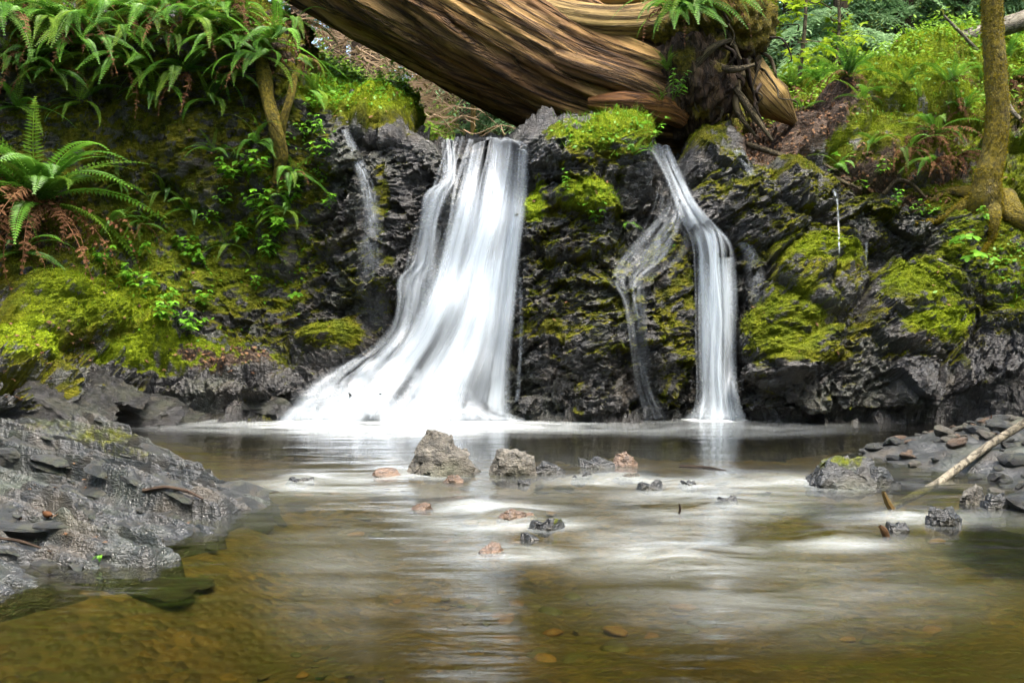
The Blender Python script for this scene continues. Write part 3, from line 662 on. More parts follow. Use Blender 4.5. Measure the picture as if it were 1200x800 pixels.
FR = {'up': [frond('frond', M_fern, 78, -5, seed=1), frond('frond', M_fern, 70, -25, seed=2)],
      'arch': [frond('frond', M_fern, 55, -35, seed=3), frond('frond', M_fern, 42, -45, seed=4), frond('frond', M_fern_y, 50, -40, seed=5)],
      'hang': [frond('frond', M_fern, 15, -78, seed=6), frond('frond', M_fern, 28, -72, seed=7), frond('frond', M_fern_y, 5, -80, seed=8), frond('frond', M_fern, 0, -60, seed=18)],
      'young': [frond('frond', M_fern_y, 74, 10, 30, .09, .013, seed=9), frond('frond', M_fern_y, 60, -10, 30, .095, .013, seed=10), frond('frond', M_fern_y, 80, 20, 28, .08, .013, curl=.25, seed=19)],
      'dead': [frond('dead_frond', M_dead, 10, -85, 22, .10, .016, ragged=.6, seed=11), frond('dead_frond', M_dead, -10, -95, 22, .09, .016, ragged=.7, seed=12), frond('dead_frond', M_dead, 30, -88, 22, .10, .016, ragged=.6, seed=13)]}
def fern(loc, spec, label, group=None, size=.7, az0=-90, spread=180, seed=0, tilt=8):
    """spec: {'arch': 8, ...}; fronds leave the crown around azimuth az0 (degrees, -90 faces the pool)"""
    r = random.Random(seed*31+5); e = empty('fern', loc)
    tag(e, label, 'fern', group)
    tot = sum(v for k, v in spec.items()); i = 0
    order = [k for k, v in spec.items() for _ in range(v)]; r.shuffle(order)
    for k in order:
        az = R(az0-spread+2*spread*(i+.5+r.uniform(-.4, .4))/tot); i += 1
        if k == 'dead': az = R(az0+r.uniform(-.75, .75)*min(spread, 110))
        s = size*r.uniform(.72, 1.15)
        link('dead_frond' if k == 'dead' else 'frond', r.choice(FR[k]), e, (r.uniform(-.03, .03), r.uniform(-.03, .03), r.uniform(0, .03)),
             (R(r.uniform(-22, 22)), R(r.uniform(-tilt, tilt)), az), (s, s*r.uniform(.85, 1.2), s))
    return e
def fern_at(px, py, *a, lift=.0, **k):
    h, n = hit(px, py); return fern(h+n*.03+Vector((0, 0, lift)), *a, **k)

def leaf_mesh(name, mat, kind='ovate'):
    if kind == 'ovate':
        V = [(0,0,0),(.25,.20,.03),(.55,.26,.02),(1,0,-.10),(.55,-.26,.02),(.25,-.20,.03),(.5,0,.0)]
        F = [(0,6,1),(1,6,2),(2,6,3),(3,6,4),(4,6,5),(5,6,0)]
    elif kind == 'fan':            # broad three-part leaf, toothed
        V = [(0,0,0)]; F = []
        for c, l in ((0, 1), (R(70), .85), (R(-70), .85)):
            o = len(V); cs, sn = math.cos(c), math.sin(c)
            for x, y, z in ((.3,.20,.02),(.62,.34,.0),(.8,.2,-.03),(1,.08,-.08),(1,-.08,-.08),(.8,-.2,-.03),(.62,-.34,0),(.3,-.20,.02)):
                V.append(((x*cs-y*sn)*l, (x*sn+y*cs)*l, z))
            F += [(0, o+7, o+6), (0, o+6, o+5), (0, o+5, o+2), (o+5, o+4, o+3), (o+5, o+3, o+2), (0, o+2, o+1), (0, o+1, o)]
    else:                          # maple
        V = [(0,0,.0)]; F = []
        for a, l in ((-110,.55),(-60,.85),(0,1),(60,.85),(110,.55)):
            o = len(V); c, s = math.cos(R(a)), math.sin(R(a))
            for x, y, z in ((.45,.17,.02),(1,0,-.12),(.45,-.17,.02)): V.append(((x*c-y*s)*l, (x*s+y*c)*l, z))
            F += [(0, o+2, o+1), (0, o+1, o)]
        F += [(0, 1+3*k, 3+3*(k+1)) for k in range(4)]
    return mesh(name, np.array(V, float), np.array(F), mat, False)
LEAF = leaf_mesh('leaf', M_leaf); FANL = leaf_mesh('leaf', M_leaf, 'fan'); MAP = leaf_mesh('leaf', M_maple, 'maple'); LITL = leaf_mesh('fallen_leaf', M_litter, 'maple')
V_, F_ = tube_arrays([(0,0,0),(.03,0,.5),(.1,0,1)], [.012,.010,.006], 5, 4); STEM = mesh('stem', V_, F_, M_grass)
def plant(loc, n, h, ls, label, group=None, kind=FANL, seed=0, out=(0, -1), pinn=0):
    """sprig: stems that lean out, each ending in leaves"""
    r = random.Random(seed*17+3); e = empty('leafy_plant', loc); tag(e, label, 'plant', group)
    for k in range(n):
        az = math.atan2(out[1], out[0])+r.uniform(-1.1, 1.1); hh = h*r.uniform(.55, 1.1); lean = r.uniform(15, 60)
        s = link('stem', STEM, e, (0, 0, 0), (0, R(lean), az), (hh*.6, hh*.6, hh))
        d = Vector((math.sin(R(lean))*math.cos(az), math.sin(R(lean))*math.sin(az), math.cos(R(lean))))
        tip = d*hh+Vector((.1*hh*.6*math.cos(az), .1*hh*.6*math.sin(az), 0))
        if pinn:
            for q in range(pinn):
                f = .35+.65*q/(pinn-1)
                for sg in (-1, 1):
                    l = ls*(.55+.6*math.sin(math.pi*(.15+.75*q/(pinn-1))))*r.uniform(.8, 1.15)
                    link('leaf', kind, e, tip*f, (R(r.uniform(-25, 25)), R(r.uniform(-5, 40)), az+sg*R(r.uniform(45, 75))), l)
            link('leaf', kind, e, tip, (0, R(25), az), ls)
        else:
            for q in range(r.choice((1, 1, 2))):
                link('leaf', kind, e, tip*(1-.25*q), (R(r.uniform(-25, 25)), R(r.uniform(0, 45)), az+R(r.uniform(-50, 50))), ls*r.uniform(.7, 1.2))
    return e

# ================================================================= FALLEN TREE bridging the stream
ft = empty('fallen_tree', Vector(P(640, 160, 10.8))); tag(ft, 'huge weathered fallen trunk with upturned roots bridging above the waterfalls', 'fallen tree')
def log_disp(th, s):
    tw = th+.10*s
    q = np.stack([np.cos(tw)*1.25, np.sin(tw)*1.25, s*.14], -1)+.05*np.stack([perlin(np.stack([np.cos(tw)*2, np.sin(tw)*2, s*1.2], -1), 61), 0*s, 0*s], -1)
    a = ridged(q*1.9, 3, 70); b = fbm(q*np.array([5, 5, 2.2]), 3, 73); c = ridged(q*np.array([6, 6, 1.5]), 2, 75); f = fbm(q*np.array([16, 16, 6]), 2, 77)
    blk = facet(q*np.array([3.1, 3.1, 3.0]), 79)
    return 1+.13*a+.07*b+.035*c+.014*f+.065*blk
def log_moss(V):
    return .30*sstep(.55, .95, fbm(V*1.7, 3, 78)+.5)
axis = pts([(40,-300,11.6),(180,-205,11.3),(320,-118,11.1),(445,-46,11.0),(560,20,10.95),(665,74,10.9),(750,104,10.8),(815,118,10.7)])
part('trunk', [tube(axis, [.80,.80,.79,.79,.78,.74,.66,.58], 300, 46, log_disp, log_moss)], M_log, ft)
def limb_disp(th, s):
    q = np.stack([np.cos(th+.15*s), np.sin(th+.15*s), s*.25], -1); return 1+.14*ridged(q*1.4, 2, 90)+.06*fbm(q*np.array([5, 5, 2]), 2, 91)
part('limb', [tube(pts([(470,-62,10.7),(560,-22,10.5),(640,14,10.35),(715,28,10.25),(775,22,10.25),(815,4,10.3),(850,-25,10.35)]), [.17,.18,.165,.17,.18,.19,.2], 60, 22, limb_disp)], M_pale, ft)
part('limb', [tube(pts([(500,-90,10.9),(600,-26,10.6),(690,-4,10.45),(770,-8,10.4),(830,-30,10.4)]), [.15,.16,.17,.18,.2], 50, 22, limb_disp)], M_pale, ft)
part('limb', [tube(pts([(600,40,10.3),(660,72,10.2),(720,92,10.15),(770,112,10.15),(800,130,10.2)]), [.09,.13,.13,.12,.1], 46, 20, limb_disp)], M_log, ft)
part('limb', [tube(pts([(690,120,10.2),(730,122,10.1),(775,128,10.1),(800,140,10.2)]), [.05,.12,.13,.1], 46, 20, limb_disp)], wood_mat('orange_rotten_wood', (.05, .018, .004), (.20, .085, .014), (.30, .15, .03), 0., (8, 8, 1), .7), ft)
def blob(c, rad, seed, n=70, amp=.35, mossf=None):
    u = np.linspace(0, 2*np.pi, n, endpoint=False); v = np.linspace(.02, np.pi-.02, n//2)
    U, Vv = np.meshgrid(u, v); D = np.stack([np.sin(Vv)*np.cos(U), np.sin(Vv)*np.sin(U), np.cos(Vv)], -1)
    k = 1+amp*fbm(D*2.1+seed, 4, seed)+amp*.6*ridged(D*4+seed, 2, seed+2)-amp*.3+.25*amp*facet(D*5+seed, seed+4)
    V = (np.array(c)+D*k[..., None]*np.array(rad)).reshape(-1, 3)
    return V, grid_faces(n, n//2, True), np.stack([U.ravel(), Vv.ravel()], -1), (np.zeros(len(V)) if mossf is None else mossf(V))
top_moss = lambda V: .75*sstep(3.4, 3.95, V[:, 2]+.25*fbm(V*3, 2, 4))
part('root_mass', [blob(P(812, 92, 10.28), (.42, .36, .56), 101, mossf=lambda V: .6*sstep(-.1, .3, fbm(V*3, 2, 14))), blob(P(858, 22, 10.35), (.44, .40, .44), 103, mossf=top_moss), blob(P(800, 20, 10.4), (.44, .4, .5), 105, mossf=lambda V: .6+0*V[:, 0])], M_root, ft)
part('buttress_root', [tube(pts([(852,20,10.5),(868,60,10.45),(884,92,10.4),(905,118,10.35),(932,145,10.45)]), [.13,.15,.17,.19,.03], 50, 16, limb_disp)], M_pale, ft)
rr = random.Random(5)
for k in range(34):
    x0 = rr.uniform(775, 895); y0 = rr.uniform(10, 110); x1 = x0+rr.uniform(-30, 45); y1 = min(158, y0+rr.uniform(25, 90)); d0 = rr.uniform(10.0, 10.35)
    w0 = rr.choice((.012, .016, .022, .035))
    part('root', [tube(wander(P(x0, y0, d0), P(x1, y1, d0+rr.uniform(-.1, .15)), 6, .055, k), [w0*1.3, w0, w0*.9, w0*.7, w0*.5, w0*.25], 7, 6)], M_root if rr.random() < .7 else M_bark, ft)
for a, b, c in [((825,35,10.15),(850,38,10.05),(868,70,10.05)),((832,75,10.0),(858,82,9.95),(884,76,10.0)),((790,110,10.0),(830,60,9.95),(862,45,10.05)),((872,35,10.2),(905,-15,10.15),(928,-45,10.2)),((880,60,10.2),(862,120,10.1),(885,160,10.1)),((855,95,10.1),(880,130,10.05),(905,165,10.0))]:
    part('root', [tube(pts([a, b, c]), [.035, .04, .014], 10, 10, lambda th, s: 1+.2*perlin(np.stack([np.cos(th), np.sin(th), s*9], -1), 3))], M_bark, ft)

# moss hanging from the root mass and roots along the earth slope
for lst, rad, lb in [
 ([(870,168,10.2),(915,182,10.05),(950,195,9.95),(985,212,9.85),(1010,222,9.8)], [.03,.028,.026,.022,.012], 'long bare root running down the brown earth slope'),
 ([(922,168,10.3),(945,172,10.2),(962,190,10.1),(990,205,9.95)], [.022,.024,.018,.010], 'kinked pale root beside the longer one on brown earth'),
 ([(1035,228,9.9),(1052,212,9.9),(1068,216,9.9),(1085,232,9.9)], [.02,.024,.022,.014], 'short arched root standing out of the mossy ledge')]:
    tag(part('exposed_root', [tube(pts(lst), rad, 9, 12, lambda th, s: 1+.18*perlin(np.stack([np.cos(th), np.sin(th), s*8], -1), 5))], M_bark), lb, 'root')

# ================================================================= MOSSY TREE by the ledge
h0, _ = hit(1155, 245)
mt = empty('mossy_tree', h0); tag(mt, 'slender upright tree with yellow moss covered trunk and spreading roots', 'tree')
def tr_disp(th, s):
    q = np.stack([np.cos(th), np.sin(th), s*1.2], -1); return 1+.10*fbm(q*1.6, 3, 110)+.08*fbm(q*6, 2, 111)
Yt = h0.y-.02
def hug(l, rad): return np.array([tuple(hit(a, b)[0]+hit(a, b)[1]*r_*.35) for (a, b), r_ in zip(l, rad)])
mo_tree = lambda V: .45+.45*fbm(V*4, 3, 112)
part('trunk', [tube(pts([(1158,285,Yt+.25),(1154,243,Yt+.06),(1157,215,Yt),(1165,175,Yt),(1169,130,Yt),(1166,75,Yt),(1163,30,Yt),(1162,-20,Yt),(1160,-160,Yt),(1165,-420,Yt+.2),(1150,-800,Yt+.3)]),
     [.08,.165,.125,.112,.108,.101,.096,.094,.09,.08,.05], 60, 14, tr_disp, mo_tree)], M_bark, mt)
for lst, rad in [([(1150,232,Yt),(1128,244,Yt-.08),(1100,256,Yt-.12),(1072,262,Yt-.10)], [.12,.06,.035,.006]), ([(1160,235,Yt),(1166,258,Yt-.15),(1160,280,Yt-.2),(1150,296,Yt-.15)], [.11,.055,.03,.006]),
                 ([(1170,236,Yt),(1192,258,Yt-.12),(1215,276,Yt-.2),(1240,294,Yt-.25)], [.15,.09,.05,.012]), ([(1140,228,Yt+.02),(1115,226,Yt+.02),(1085,238,Yt-.05)], [.08,.045,.006])]:
    part('root', [tube(hug([(a, b) for a, b, c_ in lst], rad), rad, 20, 14, tr_disp, mo_tree)], M_bark, mt)
for lst, rad in [([(1160,-250,Yt),(1230,-330,Yt-.3),(1320,-400,Yt-.6)], [.05,.03,.01]), ([(1160,-400,Yt),(1090,-500,Yt+.1),(1000,-560,Yt-.2)], [.05,.03,.01])]:
    part('branch', [tube(pts(lst), rad, 10, 8)], M_bark, mt)

mp = [(306,66,.0),(312,92,.06),(318,120,.12),(326,150,.12),(332,185,.08),(322,215,.0)]
tag(part('mossy_root', [tube(np.array([tuple(hit(a, b)[0]+Vector((0, -c_-.02, 0))) for a, b, c_ in mp]), [.05,.08,.065,.07,.075,.02], 30, 14, tr_disp, lambda V: .6+.3*fbm(V*4, 3, 113))], M_bark), 'moss covered root post hanging down the corner of the rock wall', 'root')
tag(part('mossy_root', [tube(np.array([tuple(hit(a, b)[0]+Vector((0, -c_-.02, 0))) for a, b, c_ in [(358,66,.0),(352,85,.08),(344,115,.10),(336,145,.12),(334,170,.06)]]), [.02,.035,.04,.04,.02], 20, 14, tr_disp, lambda V: .6+.3*fbm(V*4, 3, 113))], M_bark), 'thinner mossy root joining the root post at an angle', 'root')
Vt_ = np.concatenate([np.array([tuple(mt.matrix_world @ Vector(mt.location)*0+mt.location+v.co) for v in c_.data.vertices]) for c_ in list(mt.children) if c_.type == 'MESH'])
Nt_ = np.concatenate([np.array([tuple(v.normal) for v in c_.data.vertices]) for c_ in list(mt.children) if c_.type == 'MESH'])
r = np.random.default_rng(77); pk = r.integers(0, len(Vt_), 30000); keep_ = (fbm(Vt_[pk]*4, 3, 112) > -.10) & (Vt_[pk][:, 2] < 6)
pk = pk[keep_]; Nn_ = Nt_[pk]; tree_moss = (Vt_[pk]+r.normal(0, .006, (len(pk), 3)), Nn_, r)
# fallen pale trunk and dead sticks on the upper slope
h1, _ = hit(1090, 78)
tag(part('fallen_log', [tube(pts([(1072,66,12.4),(1110,52,12.3),(1150,40,12.2),(1200,24,12.1),(1290,-6,12.0)]), [.085,.10,.11,.115,.12], 24, 16, tr_disp, lambda V: .18*fbm(V*5, 2, 6)+.05)], M_twig), 'pale fallen trunk leaning across the upper slope behind the mossy tree', 'log')
tag(part('dead_branch', [tube(pts([(1106,18,11.9),(1120,33,11.9),(1146,60,11.95)]), [.014,.02,.022], 8, 8)], M_twig), 'thin bleached branch propped against the pale fallen trunk', 'branch')
tag(part('dead_branch', [tube(pts([(1040,68,12.2),(1052,51,12.1),(1056,50,12.1),(1068,64,12.1)]), [.03,.04,.04,.03], 10, 8)], M_twig), 'bent dead branch like an upturned V on the upper slope', 'branch')
tag(part('dead_branch', [tube(pts([(1178,110,11.0),(1185,128,10.8),(1196,140,10.7)]), [.02,.024,.02], 8, 8)], M_twig), 'short pale branch lying in brown bracken beside the mossy tree', 'branch')

# ================================================================= FERNS AND LEAFY PLANTS
rf = random.Random(11)
top_row = [(8,30),(38,12),(66,34),(104,30),(150,44),(176,26),(205,52),(232,36),(258,60),(284,52),(215,12),(34,70),(120,66),(304,74),(270,18),(130,4),(322,56),(60,92),(150,88),(215,92),(282,92),(90,50),(10,80)]
for k, (x, y) in enumerate(top_row):
    fern_at(x, y, {'hang': 8, 'arch': 2, 'young': 1, 'dead': 2}, 'sword fern drooping over the rim of the shaded mossy rock wall', 'ferns along the rim of the rock wall', size=rf.choice((.5, .62, .75, .85)), az0=-85+rf.uniform(-15, 30), spread=85, seed=k, lift=.04)
fern_at(345, 30, {'hang': 8, 'arch': 3, 'dead': 10}, 'sword fern with many brown dead fronds on the wall corner below the fallen trunk', size=.55, az0=-70, spread=110, seed=40)
fern_at(352, 75, {'hang': 5, 'dead': 5}, 'small fern hanging on the mossy corner post of the rock wall', size=.5, az0=-60, spread=90, seed=41)
fern(hit(62, 245)[0]+Vector((0, -.3, .0)), {'arch': 14, 'up': 6, 'young': 4, 'hang': 7, 'dead': 18}, 'large sword fern with brown skirt growing from the steep moss bank', size=1.15, az0=-60, spread=150, seed=42)
fern(hit(-25, 215)[0]+Vector((0, -.2, .0)), {'arch': 8, 'up': 3, 'hang': 4, 'dead': 8}, 'sword fern with curled brown fronds next to the large one on the moss bank', size=1.0, az0=-60, spread=150, seed=43)
for k, (x, y, s_) in enumerate([(130,268,.5),(25,300,.5),(170,262,.35)]):
    fern_at(x, y, {'arch': 4, 'hang': 4, 'young': 1, 'dead': 3}, 'small fern tucked below the large sword fern on the moss bank', 'small ferns on the moss bank', size=s_, az0=-80, spread=120, seed=50+k)
for k, (x, y, s_) in enumerate([(95,120,.5),(180,112,.5),(250,118,.5),(20,125,.5),(225,250,.36),(270,290,.36),(300,170,.42),(140,215,.36),(365,110,.45),(335,250,.36),(195,225,.36),(255,180,.34)]):
    fern_at(x, y, {'hang': 5, 'arch': 2, 'young': 2}, 'small hanging fern rooted in the face of the shaded rock wall', 'small ferns on the face of the rock wall', size=s_, az0=-85, spread=90, seed=150+k)
fern_at(345, 205, {'hang': 6, 'young': 2, 'dead': 2}, 'narrow fern drooping beside the bright leafy sprigs on the dark bank', size=.48, az0=-80, spread=90, seed=55)
for k, (x, y, n, hh, ls, pn) in enumerate([(272,215,5,.25,.07,4),(300,205,5,.22,.07,4),(330,178,4,.2,.06,4),(360,160,4,.2,.05,3),(325,275,5,.25,.075,4),(318,300,4,.22,.07,4),(300,335,3,.16,.05,3),(345,355,2,.1,.05,0),
     (165,300,4,.2,.06,4),(180,345,5,.2,.06,4),(225,390,5,.2,.06,4),(250,262,3,.15,.05,3),(372,185,4,.2,.05,3),(380,215,3,.16,.05,3),(200,355,3,.16,.05,3),(265,240,3,.16,.05,3),(305,250,5,.25,.07,4),(290,280,4,.2,.06,4),(340,240,4,.22,.06,4),(355,225,4,.2,.05,4),(240,310,4,.2,.06,4),(215,295,4,.2,.06,4),(195,375,5,.2,.06,4),(150,330,4,.18,.06,4),(240,360,4,.18,.05,4),(365,130,4,.22,.05,3),(378,160,4,.2,.05,3),(385,245,3,.18,.05,3),(120,310,4,.2,.06,4)]):
    h, n_ = hit(x, y)
    plant(h, n+1, hh*1.15, ls*1.3, 'bright green leafy sprig growing out of the shaded moss wall', 'leafy sprigs on the moss wall', LEAF if pn else FANL, k, (n_.x*.5, -1), pn)
# right-hand slope
for k, (x, y, s_, sp, lb) in enumerate([
  (995,92,.62,{'up': 7, 'arch': 6, 'young': 2, 'dead': 4}, 'upright sword fern standing in front of the pale blue green conifers'),
  (1095,160,.55,{'arch': 6, 'hang': 4, 'dead': 16}, 'fern with a curtain of rusty dead fronds beside the mossy tree'),
  (1065,178,.5,{'hang': 3, 'arch': 3, 'dead': 9}, 'small fern over a rusty tuft on the mossy ledge'),
  (1125,130,.5,{'up': 5, 'arch': 5, 'dead': 5}, 'leafy fern on the mossy slope just above the rusty curtain'),
  (1185,100,.5,{'arch': 3, 'hang': 2, 'dead': 12}, 'mostly dead brown fern behind the mossy tree'),
  (985,200,.42,{'arch': 5, 'hang': 2}, 'small spreading fern on the dark ledge under the moss mound'),
  (930,105,.55,{'arch': 7, 'up': 2, 'dead': 3}, 'fern beside the pale buttress root'),
  (960,100,.5,{'arch': 6, 'up': 3, 'dead': 4}, 'fern among brown litter between buttress root and moss mound'),
  (1060,98,.4,{'arch': 5, 'young': 3}, 'low fern on top of the bright moss mound'),
  (1150,95,.4,{'up': 4, 'young': 3}, 'young fern against the foot of the fallen pale trunk'),
  (1010,120,.4,{'arch': 5, 'young': 2, 'dead': 2}, 'small fern at the brown foot of the bright moss mound'),
  (1110,100,.42,{'arch': 5, 'up': 3, 'dead': 3}, 'bushy fern below the pale fallen trunk'),
  (1090,195,.45,{'dead': 14, 'hang': 2}, 'rusty hanging bunch of dead fern fronds under the ledge fern'),
  (1120,185,.45,{'dead': 14, 'hang': 2}, 'rusty hanging bunch of dead fronds close to the mossy trunk'),
  (940,130,.35,{'arch': 5, 'dead': 3}, 'little fern at the top of the brown earth slope'),
  (1180,70,.45,{'up': 5, 'arch': 4}, 'leafy fern behind the mossy tree under the pale fallen trunk'),
  (1020,170,.34,{'arch': 5, 'hang': 2}, 'small fern on the dark overhang between moss mound and ledge'),
  (1075,118,.36,{'young': 5}, 'yellow green young fern halfway up the bright moss mound')]):
    fern_at(x, y, sp, lb, size=s_, az0=-90, spread=170 if 'up' in sp else 120, seed=70+k)
fern(Vector(P(798, 14, 9.95)), {'hang': 18, 'dead': 3}, 'fern hanging in a green curtain from the upturned root mass', size=.8, az0=-95, spread=70, seed=90)
fern(Vector(P(826, -8, 9.95)), {'hang': 15, 'dead': 2}, 'fern hanging high on the upturned root mass beside yellow moss', size=.8, az0=-80, spread=70, seed=91)
fern(Vector(P(783, 85, 10.0)), {'young': 6, 'arch': 3}, 'bright little fern growing where trunk meets roots', size=.32, az0=-110, spread=110, seed=92)
fern(Vector(P(775, 120, 9.95)), {'young': 3, 'arch': 3}, 'tiny fern low on the orange rotten wood', size=.22, az0=-110, spread=110, seed=93)
fern_at(740, 180, {'arch': 4, 'young': 2}, 'small fern leaning out from the mossy block between the falls', size=.26, az0=-40, spread=80, seed=94)
fern_at(735, 262, {'hang': 5}, 'tiny hanging fern in a niche below the mossy block', size=.16, az0=-80, spread=90, seed=95)
for k, (x, y, n, hh, ls, pn, lb) in enumerate([(1130,292,5,.22,.10,0,'broad leaved plant on the bank under the mossy tree'),(1150,312,4,.2,.09,0,'broad leaved plant on the bank under the mossy tree'),(1160,262,3,.2,.05,4,'pale fern like sprig at the foot of the mossy tree'),
   (1045,245,4,.22,.05,3,'small leafy seedling on the ledge above the water threads'),(1010,228,3,.14,.05,0,'clover like seedling at the end of the long bare root'),(1085,255,5,.22,.05,4,'feathery green sprig between the tree roots'),
   (1030,205,4,.2,.05,3,'tall leafy seedling under the moss mound'),(665,225,3,.2,.045,3,'leafy stem in front of the upper mossy block'),(700,262,5,.22,.05,3,'trailing leafy plant below the moss cushion between the falls'),(760,165,4,.25,.06,3,'leafy stalk rising beside the orange rotten wood'),
   (788,100,5,.3,.06,4,'leafy plant climbing between trunk and roots'),(990,190,3,.2,.06,0,'pale leaf on the earth slope by the kinked root')]):
    h, n_ = hit(x, y)
    if lb.startswith('leafy plant climbing'): h = Vector(P(788, 118, 9.95))
    plant(h, n, hh, ls, lb, 'broad leaved plants under the mossy tree' if 'broad' in lb else None, LEAF if pn else FANL, 30+k, (n_.x*.5, -1), pn)

# ================================================================= MOSS, GRASS, LITTER scattered over the ground (uncountable)
cI = (cols > -60) & (cols < 1260); rI = (vv > .9) & (vv < 8.6)
sub = np.ix_(np.where(rI)[0], np.where(cI)[0])
SP_, SM, ST_, SS = T1[sub], moss[sub], tone[sub], soil[sub]
dA = np.linalg.norm(np.cross(np.gradient(SP_, axis=0), np.gradient(SP_, axis=1)), axis=-1)
SN = normals_grid(SP_); SN = np.where(SN[..., 1:2]*1.0+(-.6)*SN[..., 2:3] > 0, -SN, SN)
def sample(weight, n, seed):
    r = np.random.default_rng(seed); wq = (weight*dA).ravel(); wq = wq/wq.sum()
    k = r.choice(len(wq), n, p=wq); j, i = np.unravel_index(k, dA.shape)
    j2 = np.minimum(j+1, dA.shape[0]-1); i2 = np.minimum(i+1, dA.shape[1]-1); a, b = r.random((n, 1)), r.random((n, 1))
    p = SP_[j, i]*(1-a)*(1-b)+SP_[j, i2]*(1-a)*b+SP_[j2, i]*a*(1-b)+SP_[j2, i2]*a*b
    return p, SN[j, i], r
def blades(p, n, r, L, W, up=.5, jit=.7, sink=.25):
    N = len(p); d = n+np.array([0, 0, up])+r.normal(0, jit, (N, 3)); d /= np.linalg.norm(d, axis=1, keepdims=True)
    s = np.cross(d, r.normal(size=(N, 3))); s /= np.maximum(np.linalg.norm(s, axis=1, keepdims=True), 1e-6)
    l = (L*r.uniform(.5, 1.4, N))[:, None]; w_ = (W*r.uniform(.6, 1.3, N))[:, None]
    b = p-d*l*sink
    return np.stack([b-s*w_, b+s*w_, b+d*l], 1).reshape(-1, 3), np.arange(3*N).reshape(-1, 3)
mf = sstep(.42, .85, SM)
p, n, r = sample(mf*(1-.8*ST_)+1e-5, 260000, 1); V, F = blades(p, n, r, .026, .0045, .3)
tag(link('moss', mesh('moss', V, F, M_moss, False)), 'dark olive moss covering rocks and banks', kind='stuff')
p, n, r = sample(sstep(.25, .7, ST_)*mf+1e-6, 150000, 2); V, F = blades(p, n, r, .022, .0045, .5)
tag(link('bright_moss', mesh('bright_moss', V, F, M_moss_y, False)), 'bright yellow green moss cushions on banks and boulders', kind='stuff')
# grass on the block between the falls and on the slopes
gm = np.zeros_like(SM); gx, gy = TPX[sub], TPY[sub]
for cx, cy, rx, ry in [(695,165,55,26),(690,235,35,14),(425,105,70,30),(1090,80,90,30),(1040,120,90,30),(110,390,60,30),(1180,325,45,40),(330,280,40,90),(130,330,120,60)]:
    gm = np.maximum(gm, sstep(1.2, .5, ell(gx, gy, cx, cy, rx, ry)))
p, n, r = sample(gm+1e-6, 6500, 3); V, F = blades(p, n, r, .075, .004, 1.0, .55)
gc = sstep(1.2, .5, ell(gx, gy, 705, 172, 52, 24))+.5*sstep(1.2, .5, ell(gx, gy, 692, 236, 36, 12))
p, n, r = sample(gc+1e-7, 2600, 13); V2, F2 = blades(p, n, r, .13, .0045, .6, .75); F = np.concatenate([F, F2+len(V)]); V = np.concatenate([V, V2])
tag(link('grass', mesh('grass', V, F, M_grass, False)), 'short green grass blades among the moss', kind='stuff')
def leaflets(p, n, r, size, up=.6, jit=.5):
    N = len(p); nn = n+np.array([0, 0, up])+r.normal(0, jit, (N, 3)); nn /= np.linalg.norm(nn, axis=1, keepdims=True)
    a = np.cross(nn, r.normal(size=(N, 3))); a /= np.maximum(np.linalg.norm(a, axis=1, keepdims=True), 1e-6); b = np.cross(nn, a)
    s = (size*r.uniform(.5, 1.3, N))[:, None]; c = p+nn*s*.8
    return np.stack([c-a*s, c+b*s*.55, c+a*s, c-b*s*.55], 1).reshape(-1, 3), np.arange(4*N).reshape(-1, 4)
cm = np.zeros_like(SM)
for cx, cy, rx, ry, a_ in [(1185,325,45,45,1),(425,105,75,45,3.5),(230,330,130,90,.25),(330,250,50,110,.6),(200,30,260,60,.6),(1040,130,130,60,.35),(695,170,60,30,.6),(1120,80,120,50,.6),(370,190,30,60,1),(1130,250,60,30,.4)]:
    cm = np.maximum(cm, a_*sstep(1.2, .5, ell(gx, gy, cx, cy, rx, ry)))
p, n, r = sample(cm*(.05+mf)+.01*mf+1e-6, 15000, 4); V, F = leaflets(p, n, r, .022)
tag(link('ground_cover', mesh('ground_cover', V, F, M_leaf, False)), 'tiny round leaves of ground cover on the banks', kind='stuff')
p, n, r = sample(sstep(.4, .8, SS)+.03*mf+1e-6, 4500, 5); V, F = leaflets(p, n, r, .022, .5, .35)
tag(link('leaf_litter', mesh('leaf_litter', V, F, M_litter, False)), 'small brown leaf litter and bark scraps on bare earth', kind='stuff')
for k in range(60):
    x, y = rf.choice([(rf.uniform(5, 130), rf.uniform(385, 425)), (rf.uniform(190, 320), rf.uniform(400, 440)), (rf.uniform(0, 60), rf.uniform(425, 470)), (rf.uniform(890, 990), rf.uniform(120, 190))])
    h, n_ = hit(x, y); o = link('fallen_leaf', LITL, None, h+n_*.012, (rf.uniform(-.5, .5), rf.uniform(-.5, .5), rf.uniform(0, 6.3)), rf.uniform(.025, .05))
    tag(o, 'curled brown fallen leaf lying on moss and earth of the bank', 'leaf', 'fallen leaves on the banks')
V, F = blades(*tree_moss, .022, .004, -.2, .6); o = link('moss', mesh('moss', V-np.array(mt.location), F, leaf_mat('ochre_moss', (.06, .052, .004), (.26, .20, .010), .3, .8, .15, 5), False), mt); tag(o, kind='stuff')
# dark moss beards on the root mass
r = np.random.default_rng(9); c0 = P(858, 18, 10.45); th = r.uniform(0, 2*np.pi, 9000); D = r.normal(size=(9000, 3)); D /= np.linalg.norm(D, axis=1, keepdims=True); D[:, 2] = np.abs(D[:, 2])*.9+.0
V, F = blades(c0+D*np.array([.42, .42, .36])*r.uniform(.9, 1.08, (9000, 1)), D, r, .06, .008, -.8, .5); hang = link('moss', mesh('moss', V-np.array(ft.location), F, M_moss_y, False), ft); tag(hang, kind='stuff')

